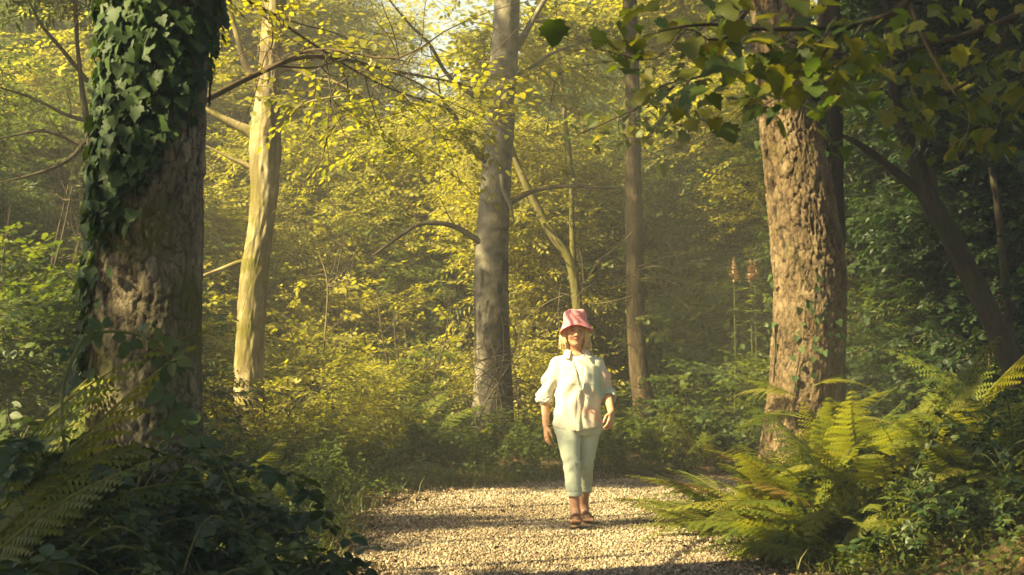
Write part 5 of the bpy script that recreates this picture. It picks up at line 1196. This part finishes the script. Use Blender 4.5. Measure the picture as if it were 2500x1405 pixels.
# curved tails, neck opening, overlap edge
hem = .752+.030*np.clip((np.abs(X-.02)-.07)/.13, 0, 1.3)**2-.012*np.clip(1-np.abs(X-.02)/.1, 0, 1); sh.d = np.maximum(sh.d, np.where(np.abs(X-.02) < .225, hem-Z, -1))
edge = .024+.010*np.sin((Z-.75)*5)                                # where the lapped front ends
vhalf = np.clip((Z-1.045)/(1.345-1.045), 0, 1.25)
vcut = np.maximum(np.maximum(X-(edge+.050*vhalf), (edge-.006-.058*vhalf)-X), np.maximum(1.045-Z, Y_+.035)); sh.d = np.maximum(sh.d, -vcut)
sh.d = np.maximum(sh.d, -(np.sqrt((X-.006)**2+(Y_-.012)**2)-.060)-np.where(Z > 1.30, 0, 9.))
step = .011/(1+np.exp(np.clip((X-edge)/.0022, -40, 40)))*(Y_ < -.03)*np.clip((1.09-Z)/.08, 0, 1); sh.d = (sh.d-step).astype(np.float32)
pl = .0035*np.exp(-((X-(edge-.034))/.0022)**2)*(Y_ < -.03)*np.clip((1.09-Z)/.08, 0, 1); sh.d = (sh.d+pl).astype(np.float32)
def shirt_mat():
    m, nt, out = new_mat('pastel_shirt'); L = nt.links.new; tc = N(nt, 'ShaderNodeTexCoord')
    sp = N(nt, 'ShaderNodeSeparateXYZ'); L(tc.outputs['Object'], sp.inputs[0])
    mp = N(nt, 'ShaderNodeMapping'); mp.inputs['Scale'].default_value = (9, 3, 1.6); L(tc.outputs['Object'], mp.inputs[0]); n1 = N(nt, 'ShaderNodeTexNoise', Scale=1.0, Detail=2.0); n1.inputs['Distortion'].default_value = .4; L(mp.outputs[0], n1.inputs['Vector'])
    mp2 = N(nt, 'ShaderNodeMapping'); mp2.inputs['Scale'].default_value = (3.2, 2, 5.0); mp2.inputs['Location'].default_value = (3.3, 1, 2.2); L(tc.outputs['Object'], mp2.inputs[0]); n2 = N(nt, 'ShaderNodeTexNoise', Scale=1.0, Detail=1.5); L(mp2.outputs[0], n2.inputs['Vector'])
    r1 = ramp(nt, [(.34, (.40, .54, .44)), (.46, (.58, .60, .48)), (.56, (.66, .61, .49)), (.68, (.70, .56, .42))]); L(n1.outputs[0], r1.inputs[0])
    r2 = ramp(nt, [(.47, (0, 0, 0)), (.58, (1, 1, 1))]); L(n2.outputs[0], r2.inputs[0])
    mx = N(nt, 'ShaderNodeMix', data_type='RGBA'); L(r2.outputs[0], mx.inputs[0]); L(r1.outputs[0], mx.inputs[6]); mx.inputs[7].default_value = (.70, .38, .28, 1)
    # light painted in: the sunlit half goes nearly cream, the shaded keeps its dye
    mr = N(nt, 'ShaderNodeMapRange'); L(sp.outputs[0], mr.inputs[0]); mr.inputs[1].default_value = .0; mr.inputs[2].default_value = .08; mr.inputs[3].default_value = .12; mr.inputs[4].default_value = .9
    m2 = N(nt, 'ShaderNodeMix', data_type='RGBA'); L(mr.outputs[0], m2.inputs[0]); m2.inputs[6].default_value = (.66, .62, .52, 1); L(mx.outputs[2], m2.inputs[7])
    n3 = N(nt, 'ShaderNodeTexNoise', Scale=420.0, Detail=2.0); L(tc.outputs['Object'], n3.inputs['Vector'])
    pb = N(nt, 'ShaderNodeBsdfPrincipled', Roughness=.85); pb.inputs['Specular IOR Level'].default_value = .2; L(m2.outputs[2], pb.inputs['Base Color']); bp = N(nt, 'ShaderNodeBump', Strength=.15, Distance=.002); L(n3.outputs[0], bp.inputs['Height']); L(bp.outputs[0], pb.inputs['Normal'])
    tr = N(nt, 'ShaderNodeBsdfTranslucent'); L(m2.outputs[2], tr.inputs[0]); ms = N(nt, 'ShaderNodeMixShader'); ms.inputs[0].default_value = .15; L(pb.outputs[0], ms.inputs[1]); L(tr.outputs[0], ms.inputs[2]); L(ms.outputs[0], out.inputs[0]); return m
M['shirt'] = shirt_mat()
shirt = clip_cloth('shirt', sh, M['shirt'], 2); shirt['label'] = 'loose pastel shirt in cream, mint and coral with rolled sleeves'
# rolled cuffs
def cuff(e, d, r, seed):
    c = SDF(np.array(e)-.12, np.array(e)+.12, .0045); e = np.array(e); d = np.array(d, float); d /= np.linalg.norm(d)
    c.cone(e-d*.030, e+d*.014, r*.96, r*1.06, .01); c.cone(e-d*.006, e+d*.026, r*1.02, r*1.0, .006)
    X, Y_, Z = c.grid((slice(None),)*3); t = (X-e[0])*d[0]+(Y_-e[1])*d[1]+(Z-e[2])*d[2]
    c.d = c.d+.004*np.sin(t*180+3*np.sin(X*60+seed))+.003*np.sin(np.arctan2(Y_-e[1], X-e[0])*7+seed)
    c.d = np.maximum(c.d, np.maximum(-t-.045, t-.034)); rad_ = np.sqrt(np.maximum((X-e[0])**2+(Y_-e[1])**2+(Z-e[2])**2-t**2, 0)); c.d = np.maximum(c.d, -np.maximum(rad_-(r-.010), .006-t))
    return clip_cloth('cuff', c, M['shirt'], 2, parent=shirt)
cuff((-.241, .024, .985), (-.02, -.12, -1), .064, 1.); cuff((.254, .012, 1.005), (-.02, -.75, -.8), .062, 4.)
# collar flaps and buttons
def flap(pts, th=.006):
    p = np.array(pts, float); nrm = np.cross(p[1]-p[0], p[2]-p[0]); nrm /= np.linalg.norm(nrm); nrm = nrm if nrm[1] < 0 else -nrm; n = len(p)
    Vv = np.vstack([p, p+nrm*th]); a = Acc(); a.add(Vv, np.array([(k, (k+1) % n, n+(k+1) % n, n+k) for k in range(n)]))
    if n == 5: a.add(Vv, None, np.array([(5, 6, 7), (5, 7, 8), (5, 8, 9)]))
    else: a.add(Vv, np.array([(4, 5, 6, 7)]))
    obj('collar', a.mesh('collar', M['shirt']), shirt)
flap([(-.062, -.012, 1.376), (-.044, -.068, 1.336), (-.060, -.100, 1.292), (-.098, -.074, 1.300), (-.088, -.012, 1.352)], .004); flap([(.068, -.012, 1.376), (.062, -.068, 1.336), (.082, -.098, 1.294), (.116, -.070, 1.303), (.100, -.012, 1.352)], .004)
for z in (.80, .885, .97, 1.045):
    x = .024+.010*math.sin((z-.75)*5)-.017; yy = -.150 if z < .9 else -.152
    a = Acc(); q, f = tube(np.array([(0, .004, 0, .0055), (0, -.001, 0, .0056), (0, -.0025, 0, .004), (0, -.0026, 0, .0002)]), 10); a.add(q, f)
    b_ = obj('button', a.mesh('button', plain_mat('horn_button', (.30, .22, .15), (.42, .33, .23), 60, .4), True), shirt, (x, yy, z))

# cropped trousers
tr_ = SDF((-.24, -.32, .20), (.28, .26, .92), .0052)
tr_.loft([(.70, .02, .012, .178, .125), (.76, .02, .010, .190, .130), (.84, .02, .006, .188, .124), (.90, .02, .004, .175, .115)], .02, 2.2)
tr_.chain([((-.064, -.012, .77), .106), ((-.057, -.078, .64), .086), (KNl, .066), ((-.036, -.188, .34), .063), ((-.030, -.210, .232), .059)], .005)
tr_.chain([((.102, .012, .77), .106), ((.092, 0, .64), .083), (KNr, .064), ((.078, .035, .34), .060), ((.079, .075, .238), .055)], .005)
X, Y_, Z = tr_.grid((slice(None),)*3)
tr_.d = (tr_.d+.0042*np.sin(Z*70+X*30+2*np.sin(X*45))*np.exp(-((Z-.47)/.07)**2)+.0035*np.sin(Z*46-np.abs(X-.02)*60)*np.exp(-((Z-.74)/.08)**2)+.003*np.sin(Z*60+X*22)*np.exp(-((Z-.29)/.06)**2)).astype(np.float32)
tr_.d = np.maximum(tr_.d, np.where(X < .03, .240, .246)-Z)
tr_.d = (tr_.d-.0018*((Z < .270) & (Z > .2))+.004*np.exp(-((Z-.2715)/.003)**2)).astype(np.float32)
clip_cloth('trousers', tr_, plain_mat('mint_denim', (.43, .47, .36), (.50, .54, .42), 90, .85, .12), 2)['label'] = 'pale mint green cropped trousers'

# sandals
BR = plain_mat('brown_leather', (.11, .055, .032), (.19, .10, .06), 40, .55, .2); SOLE = plain_mat('tan_sole', (.20, .125, .07), (.30, .20, .12), 40, .8, .3)
def sandal(heel, toe, an, pitch):
    heel, toe, an = (np.array(q, float) for q in (heel, toe, an)); d = toe-heel; d /= np.linalg.norm(d); sv = np.cross(d, (0, 0, 1)); sv /= np.linalg.norm(sv); up = np.cross(sv, d)
    n = 26; out = []
    for k in range(n):
        t = k/n*2*np.pi; c, s = math.cos(t), math.sin(t); w = .036+.012*(c > 0)*c**.5 if c > 0 else .036
        out.append(heel+d*(.078+.142*c)+sv*s*(w+.004))
    o = np.array(out); rings = []
    for off, sc in ((-.034, .97), (-.056, 1.0), (-.030, 1.02), (-.022, .95)): pass
    ctr = o.mean(0); rk = []
    for off, sc in ((-.031, .90), (-.031, 1.0), (-.038, 1.03), (-.050, 1.02), (-.052, .9)): rk.append(ctr+(o-ctr)*sc+up*off)
    Vs = np.vstack(rk+[[ctr+up*-.031], [ctr+up*-.052]]); ii = np.arange(n*5).reshape(5, n); j = np.roll(ii, -1, 1)
    root = obj('sandal', None, walker)
    a = Acc(); a.add(Vs, np.stack([ii[:-1], ii[1:], j[1:], j[:-1]], -1).reshape(-1, 4), np.concatenate([np.stack([np.full(n, 5*n), ii[0], j[0]], -1), np.stack([np.full(n, 5*n+1), j[4], ii[4]], -1)]))
    root.data = None
    bpy.data.objects.remove(root); root = obj('sandal', a.mesh('sandal', SOLE, False), walker)
    def strap(c, r1, r2, tw=.0075, tilt=0.):
        m = 22; t_ = np.linspace(-.55, np.pi+.55, m); p = c+np.cos(t_)[:, None]*sv*r1+np.sin(t_)[:, None]*up*r2+(np.sin(t_)*tilt)[:, None]*d; a2 = Acc()
        nrm = np.cos(t_)[:, None]*sv+np.sin(t_)[:, None]*up; Vv = np.concatenate([p-d*tw, p+d*tw, p+d*tw+nrm*.004, p-d*tw+nrm*.004]); i = np.arange(m)
        f = np.concatenate([np.stack([(a_*m+i)[:-1], (a_*m+i)[1:], (b_*m+i)[1:], (b_*m+i)[:-1]], -1) for a_, b_ in ((0, 1), (1, 2), (2, 3), (3, 0))]); a2.add(Vv, f); obj('strap', a2.mesh('strap', BR), root)
    L = np.linalg.norm(toe-heel)
    strap(heel+d*L*1.02, .043, .034, .009); strap(heel+d*L*.80, .042, .041, .007, -.01); strap(heel+d*L*.55, .041, .052, .009, .012)
    # ankle strap
    t_ = np.linspace(0, 2*np.pi, 20); c = an+np.array([0, .004, -.018]); rows = np.array([(c[0]+.041*math.cos(q), c[1]+.046*math.sin(q), c[2]+.012*math.sin(q), .0055) for q in t_]); q_, f = tube(rows, 5); a2 = Acc(); a2.add(q_, f); obj('strap', a2.mesh('strap', BR, True), root)
sandal(heelL, toeL, ANl, .05); sandal(heelR, toeR, ANr, 0)
# ------------------------------------------------------------------ haze
def haze(density):
    x0, x1, y0, y1, z0, z1 = -345, 345, -430, 470, -1.6, 14.5
    x0, x1, y0, y1 = -340, 352, -436, 468
    V_ = np.array([(x, y, z) for z in (z0, z1) for x, y in ((x0, y0), (x1, y0), (x1, y1), (x0, y1))], float)
    Q_ = np.array([(0, 3, 2, 1), (4, 5, 6, 7), (0, 1, 5, 4), (1, 2, 6, 5), (2, 3, 7, 6), (3, 0, 4, 7)])
    m, nt, out = new_mat('haze'); v = N(nt, 'ShaderNodeVolumePrincipled'); v.inputs['Color'].default_value = (.95, .94, .82, 1); v.inputs['Density'].default_value = density; v.inputs['Anisotropy'].default_value = 0
    nt.links.new(v.outputs[0], out.inputs['Volume'])
    return tag(obj('haze', mesh_np('haze', V_, Q_, m)), 'thin golden haze hanging through the sunlit wood', 'haze', kind='stuff')
haze(.0044)
